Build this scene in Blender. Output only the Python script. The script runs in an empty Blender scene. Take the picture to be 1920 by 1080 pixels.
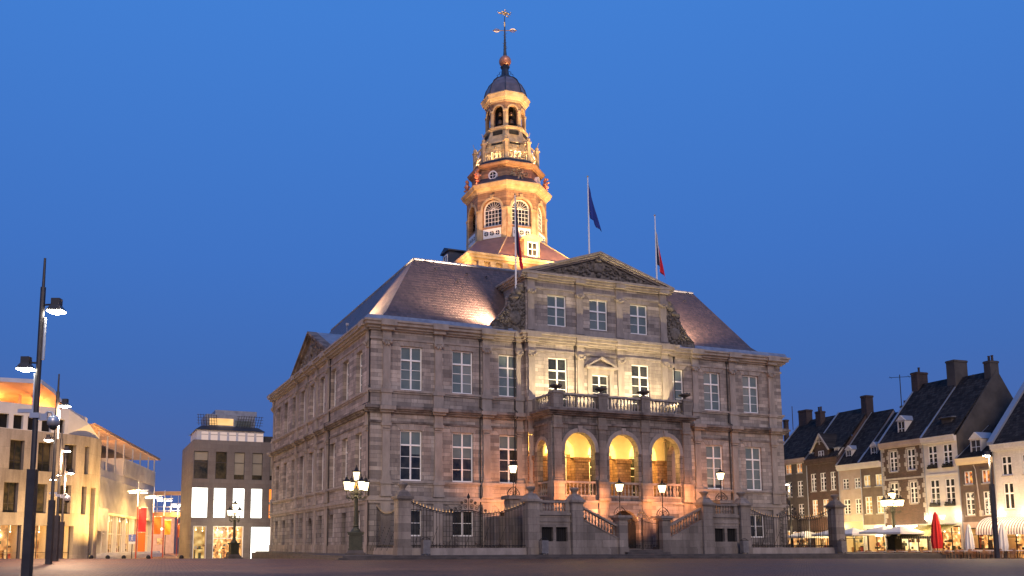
import bpy, math, random
from math import radians as R, sin, cos, pi
random.seed(7)
D = bpy.data
SC = bpy.context.scene
COL = SC.collection

# ------------------------------------------------------------------ mesh builder
ID = lambda x, y, z: (x, y, z)

class MB:
    def __init__(s, F=ID):
        s.v = []; s.f = []; s.F = F
    def add(s, pts, faces, F=None):
        F = F or s.F
        n = len(s.v)
        s.v += [F(*p) for p in pts]
        s.f += [tuple(i + n for i in f) for f in faces]
        return s
    def box(s, x0, x1, y0, y1, z0, z1, F=None):
        p = [(x0,y0,z0),(x1,y0,z0),(x1,y1,z0),(x0,y1,z0),(x0,y0,z1),(x1,y0,z1),(x1,y1,z1),(x0,y1,z1)]
        return s.add(p, [(0,3,2,1),(4,5,6,7),(0,1,5,4),(1,2,6,5),(2,3,7,6),(3,0,4,7)], F)
    def quad(s, a, b, c, d, F=None):
        return s.add([a,b,c,d], [(0,1,2,3)], F)
    def frus(s, x0, x1, y0, y1, z0, X0, X1, Y0, Y1, z1, F=None, cap=True):
        p = [(x0,y0,z0),(x1,y0,z0),(x1,y1,z0),(x0,y1,z0),(X0,Y0,z1),(X1,Y0,z1),(X1,Y1,z1),(X0,Y1,z1)]
        f = [(0,1,5,4),(1,2,6,5),(2,3,7,6),(3,0,4,7)]
        if cap: f += [(0,3,2,1),(4,5,6,7)]
        return s.add(p, f, F)
    def ext(s, poly, y0, y1, F=None):            # polygon in x,z pulled along y
        n = len(poly)
        p = [(x,y0,z) for x,z in poly] + [(x,y1,z) for x,z in poly]
        f = [tuple(range(n)), tuple(range(2*n-1, n-1, -1))] + [(i,(i+1)%n,(i+1)%n+n,i+n) for i in range(n)]
        return s.add(p, f, F)
    def extx(s, poly, x0, x1, F=None):           # polygon in y,z pulled along x
        n = len(poly)
        p = [(x0,y,z) for y,z in poly] + [(x1,y,z) for y,z in poly]
        f = [tuple(range(n)), tuple(range(2*n-1, n-1, -1))] + [(i,(i+1)%n,(i+1)%n+n,i+n) for i in range(n)]
        return s.add(p, f, F)
    def rev(s, c, prof, n=12, a0=0., F=None, cap=True, sx=1., sy=1.):
        p = []; f = []
        for r, z in prof:
            for i in range(n):
                a = a0 + 2*pi*i/n
                p.append((c[0]+r*cos(a)*sx, c[1]+r*sin(a)*sy, c[2]+z))
        m = len(prof)
        for j in range(m-1):
            for i in range(n):
                k = (i+1) % n
                f.append((j*n+i, j*n+k, (j+1)*n+k, (j+1)*n+i))
        if cap:
            f.append(tuple(range(n-1,-1,-1))); f.append(tuple((m-1)*n+i for i in range(n)))
        return s.add(p, f, F)
    def tube(s, pts, r, n=6, r1=None, F=None):
        r1 = r if r1 is None else r1
        P = []; f = []; m = len(pts)
        for j, q in enumerate(pts):
            a = pts[max(j-1,0)]; b = pts[min(j+1,m-1)]
            d = [b[k]-a[k] for k in range(3)]
            L = math.sqrt(sum(k*k for k in d)) or 1.; d = [k/L for k in d]
            h = (0,0,1) if abs(d[2]) < .9 else (1,0,0)
            u = (d[1]*h[2]-d[2]*h[1], d[2]*h[0]-d[0]*h[2], d[0]*h[1]-d[1]*h[0])
            L = math.sqrt(sum(k*k for k in u)); u = [k/L for k in u]
            w = (d[1]*u[2]-d[2]*u[1], d[2]*u[0]-d[0]*u[2], d[0]*u[1]-d[1]*u[0])
            rr = r + (r1-r)*j/max(m-1,1)
            for i in range(n):
                t = 2*pi*i/n
                P.append(tuple(q[k]+rr*(cos(t)*u[k]+sin(t)*w[k]) for k in range(3)))
        for j in range(m-1):
            for i in range(n):
                k = (i+1) % n
                f.append((j*n+i, j*n+k, (j+1)*n+k, (j+1)*n+i))
        f.append(tuple(range(n-1,-1,-1))); f.append(tuple((m-1)*n+i for i in range(n)))
        return s.add(P, f, F)
    def blob(s, c, rx, ry=None, rz=None, F=None, n=7, m=5):
        ry = ry or rx; rz = rz or rx
        prof = [(sin(pi*j/m), -cos(pi*j/m)) for j in range(m+1)]
        p = []; f = []
        for q, z in prof:
            for i in range(n):
                a = 2*pi*i/n
                p.append((c[0]+rx*q*cos(a), c[1]+ry*q*sin(a), c[2]+rz*z))
        for j in range(m):
            for i in range(n):
                k = (i+1) % n
                f.append((j*n+i, j*n+k, (j+1)*n+k, (j+1)*n+i))
        return s.add(p, f, F)
    def build(s, name, mat, parent=None, smooth=False):
        me = D.meshes.new(name)
        me.from_pydata(s.v, [], s.f)
        me.materials.append(mat)
        if smooth:
            for p in me.polygons: p.use_smooth = True
        me.update()
        o = D.objects.new(name, me); COL.objects.link(o)
        if parent: o.parent = parent
        return o

def tag(o, label=None, cat=None, group=None, kind=None):
    if label: o['label'] = label
    if cat: o['category'] = cat
    if group: o['group'] = group
    if kind: o['kind'] = kind
    return o

def empty(name, loc, rz=0, label=None, cat=None, group=None):
    o = D.objects.new(name, None); COL.objects.link(o)
    o.location = loc; o.rotation_euler = (0,0,rz)
    return tag(o, label, cat, group)

def copy_tree(o, parent=None):
    c = o.copy(); COL.objects.link(c); c.parent = parent
    for ch in [k for k in D.objects if k.parent == o]:
        copy_tree(ch, c)
    return c

# ------------------------------------------------------------------ materials
def new(name):
    m = D.materials.new(name); m.use_nodes = True
    nt = m.node_tree; b = nt.nodes['Principled BSDF']
    return m, nt, b
def N(nt, t, **kw):
    n = nt.nodes.new(t)
    for k, v in kw.items():
        if k in n.inputs: n.inputs[k].default_value = v
        else: setattr(n, k, v)
    return n
def c4(c): return (c[0], c[1], c[2], 1)

def noisy(name, c1, c2, scale=3., rough=.7, metal=0., bump=.15, r2=None, stretch=(1,1,1), detail=6):
    m, nt, b = new(name); L = nt.links
    tc = N(nt,'ShaderNodeTexCoord'); mp = N(nt,'ShaderNodeMapping'); mp.inputs['Scale'].default_value = stretch
    L.new(tc.outputs['Object'], mp.inputs[0])
    n = N(nt,'ShaderNodeTexNoise', Scale=scale, Detail=detail, Roughness=.6); L.new(mp.outputs[0], n.inputs['Vector'])
    r = N(nt,'ShaderNodeValToRGB'); r.color_ramp.elements[0].position=.36; r.color_ramp.elements[1].position=.64
    r.color_ramp.elements[0].color = c4(c1); r.color_ramp.elements[1].color = c4(c2)
    L.new(n.outputs[0], r.inputs[0]); L.new(r.outputs[0], b.inputs['Base Color'])
    b.inputs['Roughness'].default_value = rough; b.inputs['Metallic'].default_value = metal
    if r2 is not None:
        mr = N(nt,'ShaderNodeMapRange'); mr.inputs[3].default_value = rough; mr.inputs[4].default_value = r2
        L.new(n.outputs[0], mr.inputs[0]); L.new(mr.outputs[0], b.inputs['Roughness'])
    if bump:
        n2 = N(nt,'ShaderNodeTexNoise', Scale=scale*6, Detail=4); L.new(mp.outputs[0], n2.inputs['Vector'])
        bp = N(nt,'ShaderNodeBump', Strength=bump, Distance=.05); L.new(n2.outputs[0], bp.inputs['Height']); L.new(bp.outputs[0], b.inputs['Normal'])
    return m

def blocks(name, c1, c2, mort, bw=.95, bh=.43, ms=.012, axis='xy', rough=.8, stain=.5, c3=None, bump=.5, offset=.5, spots=None):
    """masonry: per block colour, joints, weather streaks"""
    m, nt, b = new(name); L = nt.links
    tc = N(nt,'ShaderNodeTexCoord'); sp = N(nt,'ShaderNodeSeparateXYZ'); L.new(tc.outputs['Object'], sp.inputs[0])
    cb = N(nt,'ShaderNodeCombineXYZ')
    if axis == 'xy':
        ad = N(nt,'ShaderNodeMath', operation='ADD'); L.new(sp.outputs[0], ad.inputs[0]); L.new(sp.outputs[1], ad.inputs[1]); L.new(ad.outputs[0], cb.inputs[0])
    else:
        L.new(sp.outputs[0 if axis=='x' else 1], cb.inputs[0])
    L.new(sp.outputs[2], cb.inputs[1])
    def brick(w, ca, cc, off):
        t = N(nt,'ShaderNodeTexBrick'); t.offset = off
        t.inputs['Scale'].default_value = 1; t.inputs['Brick Width'].default_value = w; t.inputs['Row Height'].default_value = bh
        t.inputs['Mortar Size'].default_value = ms; t.inputs['Mortar Smooth'].default_value = .3
        t.inputs['Color1'].default_value = c4(ca); t.inputs['Color2'].default_value = c4(cc); t.inputs['Mortar'].default_value = c4(mort)
        L.new(cb.outputs[0], t.inputs['Vector']); return t
    t1 = brick(bw, (0,0,0), (1,1,1), offset); t2 = brick(bw*1.83, (0,0,0), (1,1,1), offset*.66)
    t1.inputs['Mortar'].default_value=(0,0,0,1); t2.inputs['Mortar'].default_value=(.4,.4,.4,1); t2.inputs['Mortar Size'].default_value=.001
    av = N(nt,'ShaderNodeMix', data_type='RGBA'); av.inputs[0].default_value=.42; L.new(t1.outputs[0],av.inputs[6]); L.new(t2.outputs[0],av.inputs[7])
    cr = N(nt,'ShaderNodeValToRGB'); e_=cr.color_ramp.elements; mid=[(p*1.0+q)/2 for p,q in zip(c1,c2)]
    e_[0].position=.18; e_[0].color=c4(c2); e_[1].position=.86; e_[1].color=c4(c1)
    k_=e_.new(.38); k_.color=c4(c3 or c2); k_=e_.new(.62); k_.color=c4(mid)
    L.new(av.outputs[2], cr.inputs[0])
    mo = N(nt,'ShaderNodeMix', data_type='RGBA'); L.new(t1.outputs[1], mo.inputs[0]); L.new(cr.outputs[0], mo.inputs[6]); mo.inputs[7].default_value=c4(mort)
    mx = mo
    mp = N(nt,'ShaderNodeMapping'); mp.inputs['Scale'].default_value = (.9,.9,.16); L.new(tc.outputs['Object'], mp.inputs[0])
    n = N(nt,'ShaderNodeTexNoise', Scale=1.1, Detail=7, Roughness=.65); L.new(mp.outputs[0], n.inputs['Vector'])
    r = N(nt,'ShaderNodeValToRGB'); r.color_ramp.elements[0].position=.35; r.color_ramp.elements[1].position=.6
    k = 1-stain
    r.color_ramp.elements[0].color = (k,k*.97,k*.95,1); r.color_ramp.elements[1].color = (1,1,1,1)
    L.new(n.outputs[0], r.inputs[0])
    ml = N(nt,'ShaderNodeMix', data_type='RGBA', blend_type='MULTIPLY'); ml.inputs[0].default_value = 1
    L.new(mx.outputs[2], ml.inputs[6]); L.new(r.outputs[0], ml.inputs[7])
    n3 = N(nt,'ShaderNodeTexNoise', Scale=5., Detail=8, Roughness=.7); L.new(tc.outputs['Object'], n3.inputs['Vector'])
    mr = N(nt,'ShaderNodeMapRange'); mr.inputs[3].default_value=.72; mr.inputs[4].default_value=1.28; L.new(n3.outputs[0], mr.inputs[0])
    m2 = N(nt,'ShaderNodeMix', data_type='RGBA', blend_type='MULTIPLY'); m2.inputs[0].default_value = 1
    L.new(ml.outputs[2], m2.inputs[6]); L.new(mr.outputs[0], m2.inputs[7])
    L.new(m2.outputs[2], b.inputs['Base Color'])
    b.inputs['Roughness'].default_value = rough
    inv = N(nt,'ShaderNodeMath', operation='MULTIPLY_ADD'); inv.inputs[1].default_value=-1; L.new(t1.outputs[1], inv.inputs[0]); 
    sc = N(nt,'ShaderNodeMath', operation='MULTIPLY'); sc.inputs[1].default_value=.25; L.new(n3.outputs[0], sc.inputs[0]); L.new(sc.outputs[0], inv.inputs[2])
    bp = N(nt,'ShaderNodeBump', Strength=bump, Distance=.03); L.new(inv.outputs[0], bp.inputs['Height']); L.new(bp.outputs[0], b.inputs['Normal'])
    return m

def plain(name, c, rough=.5, metal=0., spec=.5):
    m, nt, b = new(name)
    b.inputs['Base Color'].default_value = c4(c); b.inputs['Roughness'].default_value = rough
    b.inputs['Metallic'].default_value = metal; b.inputs['Specular IOR Level'].default_value = spec
    return m

def glow(name, c, s, c2=None, scale=1.5, c3=None, stretch=(1,1,1)):
    """something lit: lamp glass, window with light behind"""
    m, nt, b = new(name); L = nt.links
    b.inputs['Base Color'].default_value = (.05,.05,.05,1); b.inputs['Roughness'].default_value = .25
    b.inputs['Emission Strength'].default_value = s; b.inputs['Emission Color'].default_value = c4(c)
    if c2:
        tc = N(nt,'ShaderNodeTexCoord'); mp = N(nt,'ShaderNodeMapping'); mp.inputs['Scale'].default_value = stretch
        L.new(tc.outputs['Object'], mp.inputs[0])
        v = N(nt,'ShaderNodeTexVoronoi', Scale=scale); v.feature='SMOOTH_F1'; v.inputs['Smoothness'].default_value=1.; L.new(mp.outputs[0], v.inputs['Vector'])
        n = N(nt,'ShaderNodeTexNoise', Scale=scale*.8, Detail=5); L.new(mp.outputs[0], n.inputs['Vector'])
        sp = N(nt,'ShaderNodeSeparateColor'); L.new(v.outputs['Color'], sp.inputs[0])
        av = N(nt,'ShaderNodeMath', operation='MULTIPLY_ADD'); av.inputs[1].default_value=.5
        L.new(sp.outputs[0], av.inputs[0])
        hf = N(nt,'ShaderNodeMath', operation='MULTIPLY'); hf.inputs[1].default_value=.5; L.new(n.outputs[0], hf.inputs[0]); L.new(hf.outputs[0], av.inputs[2])
        r = N(nt,'ShaderNodeValToRGB'); e = r.color_ramp.elements
        e[0].position=.25; e[1].position=.75; e[0].color=c4(c2); e[1].color=c4(c)
        if c3:
            k = e.new(.5); k.color = c4(c3)
        L.new(av.outputs[0], r.inputs[0]); L.new(r.outputs[0], b.inputs['Emission Color'])
    return m

def tiles(name, c1, c2, along, bw=.3, bh=.2, rough=.42):
    m, nt, b = new(name); L = nt.links
    tc = N(nt,'ShaderNodeTexCoord'); sp = N(nt,'ShaderNodeSeparateXYZ'); L.new(tc.outputs['Object'], sp.inputs[0])
    cb = N(nt,'ShaderNodeCombineXYZ'); L.new(sp.outputs[0 if along=='x' else 1], cb.inputs[0]); L.new(sp.outputs[2], cb.inputs[1])
    t = N(nt,'ShaderNodeTexBrick'); t.inputs['Scale'].default_value=1; t.inputs['Brick Width'].default_value=bw; t.inputs['Row Height'].default_value=bh
    t.inputs['Mortar Size'].default_value=.02; t.inputs['Mortar Smooth'].default_value=1
    t.inputs['Color1'].default_value=c4(c1); t.inputs['Color2'].default_value=c4(c2); t.inputs['Mortar'].default_value=c4([k*.45 for k in c1])
    L.new(cb.outputs[0], t.inputs['Vector'])
    n = N(nt,'ShaderNodeTexNoise', Scale=.7, Detail=7); L.new(tc.outputs['Object'], n.inputs['Vector'])
    mr = N(nt,'ShaderNodeMapRange'); mr.inputs[3].default_value=.6; mr.inputs[4].default_value=1.4; L.new(n.outputs[0], mr.inputs[0])
    m2 = N(nt,'ShaderNodeMix', data_type='RGBA', blend_type='MULTIPLY'); m2.inputs[0].default_value=1
    L.new(t.outputs[0], m2.inputs[6]); L.new(mr.outputs[0], m2.inputs[7]); L.new(m2.outputs[2], b.inputs['Base Color'])
    b.inputs['Roughness'].default_value = rough
    # overlapping rows: height ramps up within each row
    dv = N(nt,'ShaderNodeMath', operation='DIVIDE'); dv.inputs[1].default_value = bh; L.new(sp.outputs[2], dv.inputs[0])
    fr = N(nt,'ShaderNodeMath', operation='FRACT'); L.new(dv.outputs[0], fr.inputs[0])
    sb = N(nt,'ShaderNodeMath', operation='MULTIPLY_ADD'); sb.inputs[1].default_value=-1.2; L.new(fr.outputs[0], sb.inputs[0])
    iv = N(nt,'ShaderNodeMath', operation='MULTIPLY'); iv.inputs[1].default_value=-1; L.new(t.outputs[1], iv.inputs[0]); L.new(iv.outputs[0], sb.inputs[2])
    bp = N(nt,'ShaderNodeBump', Strength=.55, Distance=.05); L.new(sb.outputs[0], bp.inputs['Height']); L.new(bp.outputs[0], b.inputs['Normal'])
    return m

M = {}
M['ashlar']  = blocks('ashlar_stone', (.47,.405,.35), (.19,.163,.146), (.13,.112,.1), 1.25, .36, .012, c3=(.285,.245,.218), stain=.36)
M['ashlar2'] = blocks('rusticated_stone', (.36,.325,.295), (.17,.152,.142), (.07,.062,.058), .95, .46, .02, c3=(.235,.21,.195), stain=.42)
M['rough']   = blocks('rough_brown_stone', (.4,.22,.12), (.17,.085,.045), (.07,.04,.025), .42, .26, .016, c3=(.29,.15,.08), stain=.4)
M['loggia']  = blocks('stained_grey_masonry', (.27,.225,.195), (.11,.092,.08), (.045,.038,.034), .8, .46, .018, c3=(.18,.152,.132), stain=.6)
M['stone']   = noisy('dressed_stone', (.22,.188,.165), (.33,.285,.25), 1.4, .8, stretch=(1,1,.35))
M['cornice'] = noisy('weathered_cornice_stone', (.06,.048,.044), (.23,.195,.175), .9, .85, stretch=(1,1,.6))
M['blue']    = blocks('blue_grey_limestone', (.31,.262,.222), (.17,.143,.122), (.09,.075,.064), 1.5, .62, .01, stain=.42, c3=(.24,.203,.173), bump=.25)
M['carve']   = noisy('carved_stone', (.09,.078,.068), (.21,.18,.15), 2.5, .9, bump=.4)
M['white']   = plain('white_paint', (.84,.82,.78), .5)
M['cream']   = noisy('cream_plaster', (.8,.66,.4), (.87,.73,.47), 2., .7, bump=.05)
M['slatex']  = tiles('roof_slate_front', (.13,.088,.08), (.075,.055,.052), 'x', .3, .3, .5)
M['slatey']  = tiles('roof_slate_side', (.13,.088,.08), (.075,.055,.052), 'y', .3, .3, .5)
M['lead']    = noisy('lead_sheet', (.17,.19,.24), (.28,.31,.37), 1.2, .5, .25, bump=.1)
M['pane']    = noisy('window_glass_dark', (.012,.014,.016), (.05,.05,.045), 1.1, .1, bump=0)
M['paneb']   = noisy('window_glass_drawn_blind', (.12,.155,.15), (.165,.2,.19), .8, .25, bump=0)
m_,nt_,b_=new('clear_shop_glass'); tr_=N(nt_,'ShaderNodeBsdfTransparent'); gl_=N(nt_,'ShaderNodeBsdfGlossy'); gl_.inputs['Roughness'].default_value=.05; ms_=N(nt_,'ShaderNodeMixShader'); ms_.inputs[0].default_value=.05
nt_.links.new(tr_.outputs[0],ms_.inputs[1]); nt_.links.new(gl_.outputs[0],ms_.inputs[2]); nt_.links.new(ms_.outputs[0],nt_.nodes['Material Output'].inputs[0]); M['clear']=m_
for nm_,c_ in (('g1',(.25,.04,.03)),('g2',(.5,.42,.3)),('g3',(.05,.03,.02)),('g4',(.3,.15,.05)),('g5',(.08,.1,.06))): M[nm_]=plain('goods_'+nm_,c_,.7)
M['bulb']=glow('hanging_bulb',(1.,.85,.55),8)
M['curtain'] = plain('grey_net_curtain', (.3,.31,.29), .8)
M['iron']    = plain('black_wrought_iron', (.016,.014,.013), .5, .3)
M['gold']    = plain('gilded_iron', (.8,.52,.2), .35, .9)
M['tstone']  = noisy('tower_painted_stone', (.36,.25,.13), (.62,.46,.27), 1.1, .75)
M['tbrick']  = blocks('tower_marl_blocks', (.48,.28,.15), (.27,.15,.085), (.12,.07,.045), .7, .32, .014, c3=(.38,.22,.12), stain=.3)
M['tblue']   = noisy('tower_blue_slate', (.018,.026,.045), (.035,.048,.075), 1.5, .5)
M['tred']    = noisy('tower_skirt_copper_brown', (.2,.1,.08), (.28,.14,.11), 1., .5, bump=.05)
M['dome']    = noisy('dome_lead_brown', (.14,.12,.13), (.25,.19,.19), 1.4, .4, .3)
M['copper']  = noisy('copper_ball', (.5,.2,.12), (.65,.3,.18), 2., .4, .4)
M['bronze']  = plain('bell_bronze', (.2,.13,.08), .4, .8)
M['dark']    = plain('dark_interior', (.012,.01,.009), .9)
M['lamp']    = glow('lamp_glass_lit', (1.,.78,.42), 4.5)
M['flood']   = glow('floodlight_lens_lit', (1.,.95,.8), 60)
M['lampgreen'] = noisy('dark_green_cast_iron', (.022,.026,.014), (.045,.045,.026), 3., .5, .2)

# cobbles
def cobble(name, c1, c2, gap, s):
    m, nt, b = new(name); L = nt.links
    tc = N(nt,'ShaderNodeTexCoord')
    t = N(nt,'ShaderNodeTexBrick'); t.inputs['Scale'].default_value=1; t.inputs['Brick Width'].default_value=s; t.inputs['Row Height'].default_value=s*.62
    t.inputs['Mortar Size'].default_value=.012; t.inputs['Color1'].default_value=c4(c1); t.inputs['Color2'].default_value=c4(c2); t.inputs['Mortar'].default_value=c4(gap)
    mp = N(nt,'ShaderNodeMapping'); mp.inputs['Rotation'].default_value=(0,0,.38); L.new(tc.outputs['Object'], mp.inputs[0]); L.new(mp.outputs[0], t.inputs['Vector'])
    n = N(nt,'ShaderNodeTexNoise', Scale=.22, Detail=8, Roughness=.6); L.new(tc.outputs['Object'], n.inputs['Vector'])
    mr = N(nt,'ShaderNodeMapRange'); mr.inputs[1].default_value=.3; mr.inputs[2].default_value=.7; mr.inputs[3].default_value=.6; mr.inputs[4].default_value=1.4; L.new(n.outputs[0], mr.inputs[0])
    m2 = N(nt,'ShaderNodeMix', data_type='RGBA', blend_type='MULTIPLY'); m2.inputs[0].default_value=1
    L.new(t.outputs[0], m2.inputs[6]); L.new(mr.outputs[0], m2.inputs[7]); L.new(m2.outputs[2], b.inputs['Base Color'])
    m3 = N(nt,'ShaderNodeMapRange'); m3.inputs[1].default_value=.3; m3.inputs[2].default_value=.7; m3.inputs[3].default_value=.55; m3.inputs[4].default_value=.75; b.inputs['Specular IOR Level'].default_value=.18; L.new(n.outputs[0], m3.inputs[0])
    L.new(m3.outputs[0], b.inputs['Roughness'])
    nb = N(nt,'ShaderNodeTexNoise', Scale=7., Detail=3); L.new(tc.outputs['Object'], nb.inputs['Vector'])
    sb = N(nt,'ShaderNodeMath', operation='SUBTRACT'); L.new(nb.outputs[0], sb.inputs[0]); L.new(t.outputs[1], sb.inputs[1])
    bp = N(nt,'ShaderNodeBump', Strength=.45, Distance=.03); L.new(sb.outputs[0], bp.inputs['Height']); L.new(bp.outputs[0], b.inputs['Normal'])
    return m
M['cobble'] = cobble('cobbles', (.235,.12,.068), (.14,.075,.046), (.05,.03,.02), .24)
M['step']   = noisy('dark_blue_stone_step', (.045,.038,.035), (.085,.07,.064), 1.2, .7)

# ------------------------------------------------------------------ ground
H = 1.1
def gz(y):
    if y < 74: return 0.
    y = min(y, 135.)
    return (H - 25*y/1689.) - (H - 25*74/1689.)
E1 = MB()
ys = [-80,-20,20,40,60,74] + list(range(78,136,4)) + [135,180,300,700,3000]
xs = [-2500,-300,-100,-50,0,50,100,300,2500]
vv = [(x,y,gz(y)) for y in ys for x in xs]; nx = len(xs)
E1.add(vv, [(j*nx+i,j*nx+i+1,(j+1)*nx+i+1,(j+1)*nx+i) for j in range(len(ys)-1) for i in range(nx-1)])
tag(E1.build('ground', M['cobble']), 'dark cobbled town square sloping gently away', 'ground', kind='structure')

A = R(21.6)
C0 = (-6.32, 78.)
def hw(x, y, z=0.):      # hall frame to world
    return (C0[0]+x*cos(A)-y*sin(A), C0[1]+x*sin(A)+y*cos(A), z)
pf = MB()
for k,(a,z) in enumerate([(0,.3),(.45,.15)]):
    pf.box(-5-a, 62+a, -9.8-a, 6+a, -1.6, z+.001)
    pf.box(-1.6-a, 48+a, 5.9, 46+a, -1.6, z-.003)
o = pf.build('pavement', M['step']); o.location = hw(0,0); o.rotation_euler = (0,0,A)
tag(o, 'low stepped stone pavement around the town hall', 'pavement', kind='structure')

# ------------------------------------------------------------------ wall and window helpers
def panel(mb, F, x0, x1, z0, z1, ops, dep=.38, seg=10):
    """flat wall with real openings and reveals; ops: (xa,xb,za,zb,arch)"""
    X = sorted(set([x0,x1]+[o[0] for o in ops]+[o[1] for o in ops])); Z = sorted(set([z0,z1]+[o[2] for o in ops]+[o[3] for o in ops]))
    X = [x for x in X if x0<=x<=x1]; Z = [z for z in Z if z0<=z<=z1]
    for i in range(len(X)-1):
        for j in range(len(Z)-1):
            cx=(X[i]+X[i+1])/2; cz=(Z[j]+Z[j+1])/2
            if any(o[0]<cx<o[1] and o[2]<cz<o[3] for o in ops): continue
            mb.quad((X[i],0,Z[j]),(X[i+1],0,Z[j]),(X[i+1],0,Z[j+1]),(X[i],0,Z[j+1]),F)
    for o in ops:
        a,b,c,d = o[:4]; arch = len(o)>4 and o[4]
        top = d-(b-a)/2 if arch else d
        mb.quad((a,0,c),(a,dep,c),(a,dep,top),(a,0,top),F)
        mb.quad((b,0,c),(b,0,top),(b,dep,top),(b,dep,c),F)
        mb.quad((a,0,c),(b,0,c),(b,dep,c),(a,dep,c),F)
        if not arch:
            mb.quad((a,0,d),(a,dep,d),(b,dep,d),(b,0,d),F)
        else:
            r=(b-a)/2; m=(a+b)/2
            pt=[(m-r*cos(pi*k/seg), top+r*sin(pi*k/seg)) for k in range(seg+1)]
            for k in range(seg):
                p,q=pt[k],pt[k+1]
                mb.quad((p[0],0,p[1]),(p[0],dep,p[1]),(q[0],dep,q[1]),(q[0],0,q[1]),F)
                mb.quad((p[0],0,p[1]),(q[0],0,q[1]),(q[0],0,d),(p[0],0,d),F)

def arch_ring(mb, F, xc, zs, r, w, y0, y1, seg=12):
    for k in range(seg):
        a,b = pi*k/seg, pi*(k+1)/seg
        p=[(xc-(r)*cos(a),zs+r*sin(a)),(xc-(r)*cos(b),zs+r*sin(b)),(xc-(r+w)*cos(b),zs+(r+w)*sin(b)),(xc-(r+w)*cos(a),zs+(r+w)*sin(a))]
        mb.ext(p, y0, y1, F)

def window(F, par, xc, w, z0, z1, dep=.3, top=.3, rows=3, mat=None, pane=None, fr=.11, name='window', mull=True, cols=2):
    mat = mat or M['white']; pane = pane or M['pane']
    a, b = xc-w/2, xc+w/2
    m = MB(F); g = .012
    m.box(a+g, a+fr, dep-.1, dep, z0+g, z1-g); m.box(b-fr, b-g, dep-.1, dep, z0+g, z1-g)
    m.box(a+fr, b-fr, dep-.1, dep, z0+g, z0+fr+.02); m.box(a+fr, b-fr, dep-.1, dep, z1-fr, z1-g)
    t = z1-(z1-z0)*top if top else z1-fr
    if top: m.box(a+fr, b-fr, dep-.13, dep-.01, t-.07, t+.07)
    for c in range(1, cols):
        x = a+(b-a)*c/cols; hwd = .07 if (mull and c*2==cols) else .025
        m.box(x-hwd, x+hwd, dep-.115, dep-.01, z0+fr+.02, t-.07 if top else z1-fr)
        if top: m.box(x-hwd, x+hwd, dep-.115, dep-.01, t+.07, z1-fr)
    for k in range(1, rows):
        z = z0+fr+(t-z0-fr)*k/rows
        m.box(a+fr, b-fr, dep-.075, dep-.02, z-.025, z+.025)
    o = m.build(name, mat, par)
    g = MB(F); g.quad((a+.02,dep-.03,z0+.02),(b-.02,dep-.03,z0+.02),(b-.02,dep-.03,z1-.02),(a+.02,dep-.03,z1-.02)); g.build('pane', pane, o)
    return o

def arch_window(F, par, xc, w, z0, z1, dep, mat, pane, cols=5, rows=4, fr=.14, seg=12):
    a,b=xc-w/2,xc+w/2; r=w/2; zs=z1-r
    m = MB(F)
    m.box(a,a+fr,dep-.12,dep,z0,zs); m.box(b-fr,b,dep-.12,dep,z0,zs); m.box(a+fr,b-fr,dep-.12,dep,z0,z0+fr)
    arch_ring(m,F,xc,zs,r-fr,fr,dep-.12,dep,seg)
    m.box(a+fr,b-fr,dep-.09,dep-.01,zs-.04,zs+.04)
    for c in range(1,cols):
        x=a+fr+(w-2*fr)*c/cols; m.box(x-.025,x+.025,dep-.08,dep-.02,z0+fr,zs-.04)
    for k in range(1,rows):
        z=z0+fr+(zs-z0-fr)*k/rows; m.box(a+fr,b-fr,dep-.07,dep-.025,z-.022,z+.022)
    for k in range(1,9):
        t=pi*k/9; m.tube([(xc-.2*cos(t),dep-.05,zs+.2*sin(t)),(xc-(r-fr)*cos(t),dep-.05,zs+(r-fr)*sin(t))],.022,4)
    arch_ring(m,F,xc,zs,.16,.06,dep-.08,dep-.02,8)
    o = m.build('window', mat, par)
    g = MB(F); pts=[(a,dep-.04,z0),(b,dep-.04,z0)]+[(xc+r*cos(pi*k/seg),dep-.04,zs+r*sin(pi*k/seg)) for k in range(seg+1)]
    g.add(pts,[tuple(range(len(pts)))]); g.build('pane', pane, o)
    return o

BAL = [(.06,0),(.085,.04),(.05,.12),(.1,.3),(.095,.42),(.045,.62),(.04,.72),(.07,.8),(.085,.9),(.06,1.)]
def balusters(mb, p, q, z0, z1, n, F=None, s=1., zq=None):
    for i in range(n):
        t=(i+.5)/n; x=p[0]+(q[0]-p[0])*t; y=p[1]+(q[1]-p[1])*t
        zz = z0 if zq is None else z0+(zq-z0)*t
        h = z1-z0
        mb.rev((x,y,zz),[(r*s,z*h) for r,z in BAL],6,0,F)

# ================================================================== TOWN HALL
hall = empty('town_hall', hw(0,0,.0), A, 'grey stone town hall with slate hipped roof and floodlit belfry tower', 'town hall')
HX, HY = 45.6, 44.4
AX0, AX1, AY = 15.0, 30.9, -.6
FF = lambda x,y,z:(x,y,z)
FA = lambda x,y,z:(x,y+AY,z)
FS = lambda a,b,z:(b,a,z)
WX = [3.8,8.77,13.45,18.35,22.97,27.6,32.1,36.65,41.6]
def win3(c): return [(c-1.03,c+1.03,1.85,4.2),(c-1.03,c+1.03,6.72,11.2),(c-1.03,c+1.03,14.8,18.78)]
# front wings
for (x0,x1,cs) in ((0,AX0,WX[:3]),(AX1,HX,WX[6:])):
    m = MB(); ops=[]
    for c in cs: ops += win3(c)
    panel(m, FF, x0, x1, 5., 20.4, [o for o in ops if o[2]>5], .38)
    m.build('wall', M['ashlar'], hall)
    m = MB(); panel(m, FF, x0, x1, -1.6, 4.999, [o for o in ops if o[2]<5], .38); m.build('wall', M['ashlar2'], hall)
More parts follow.
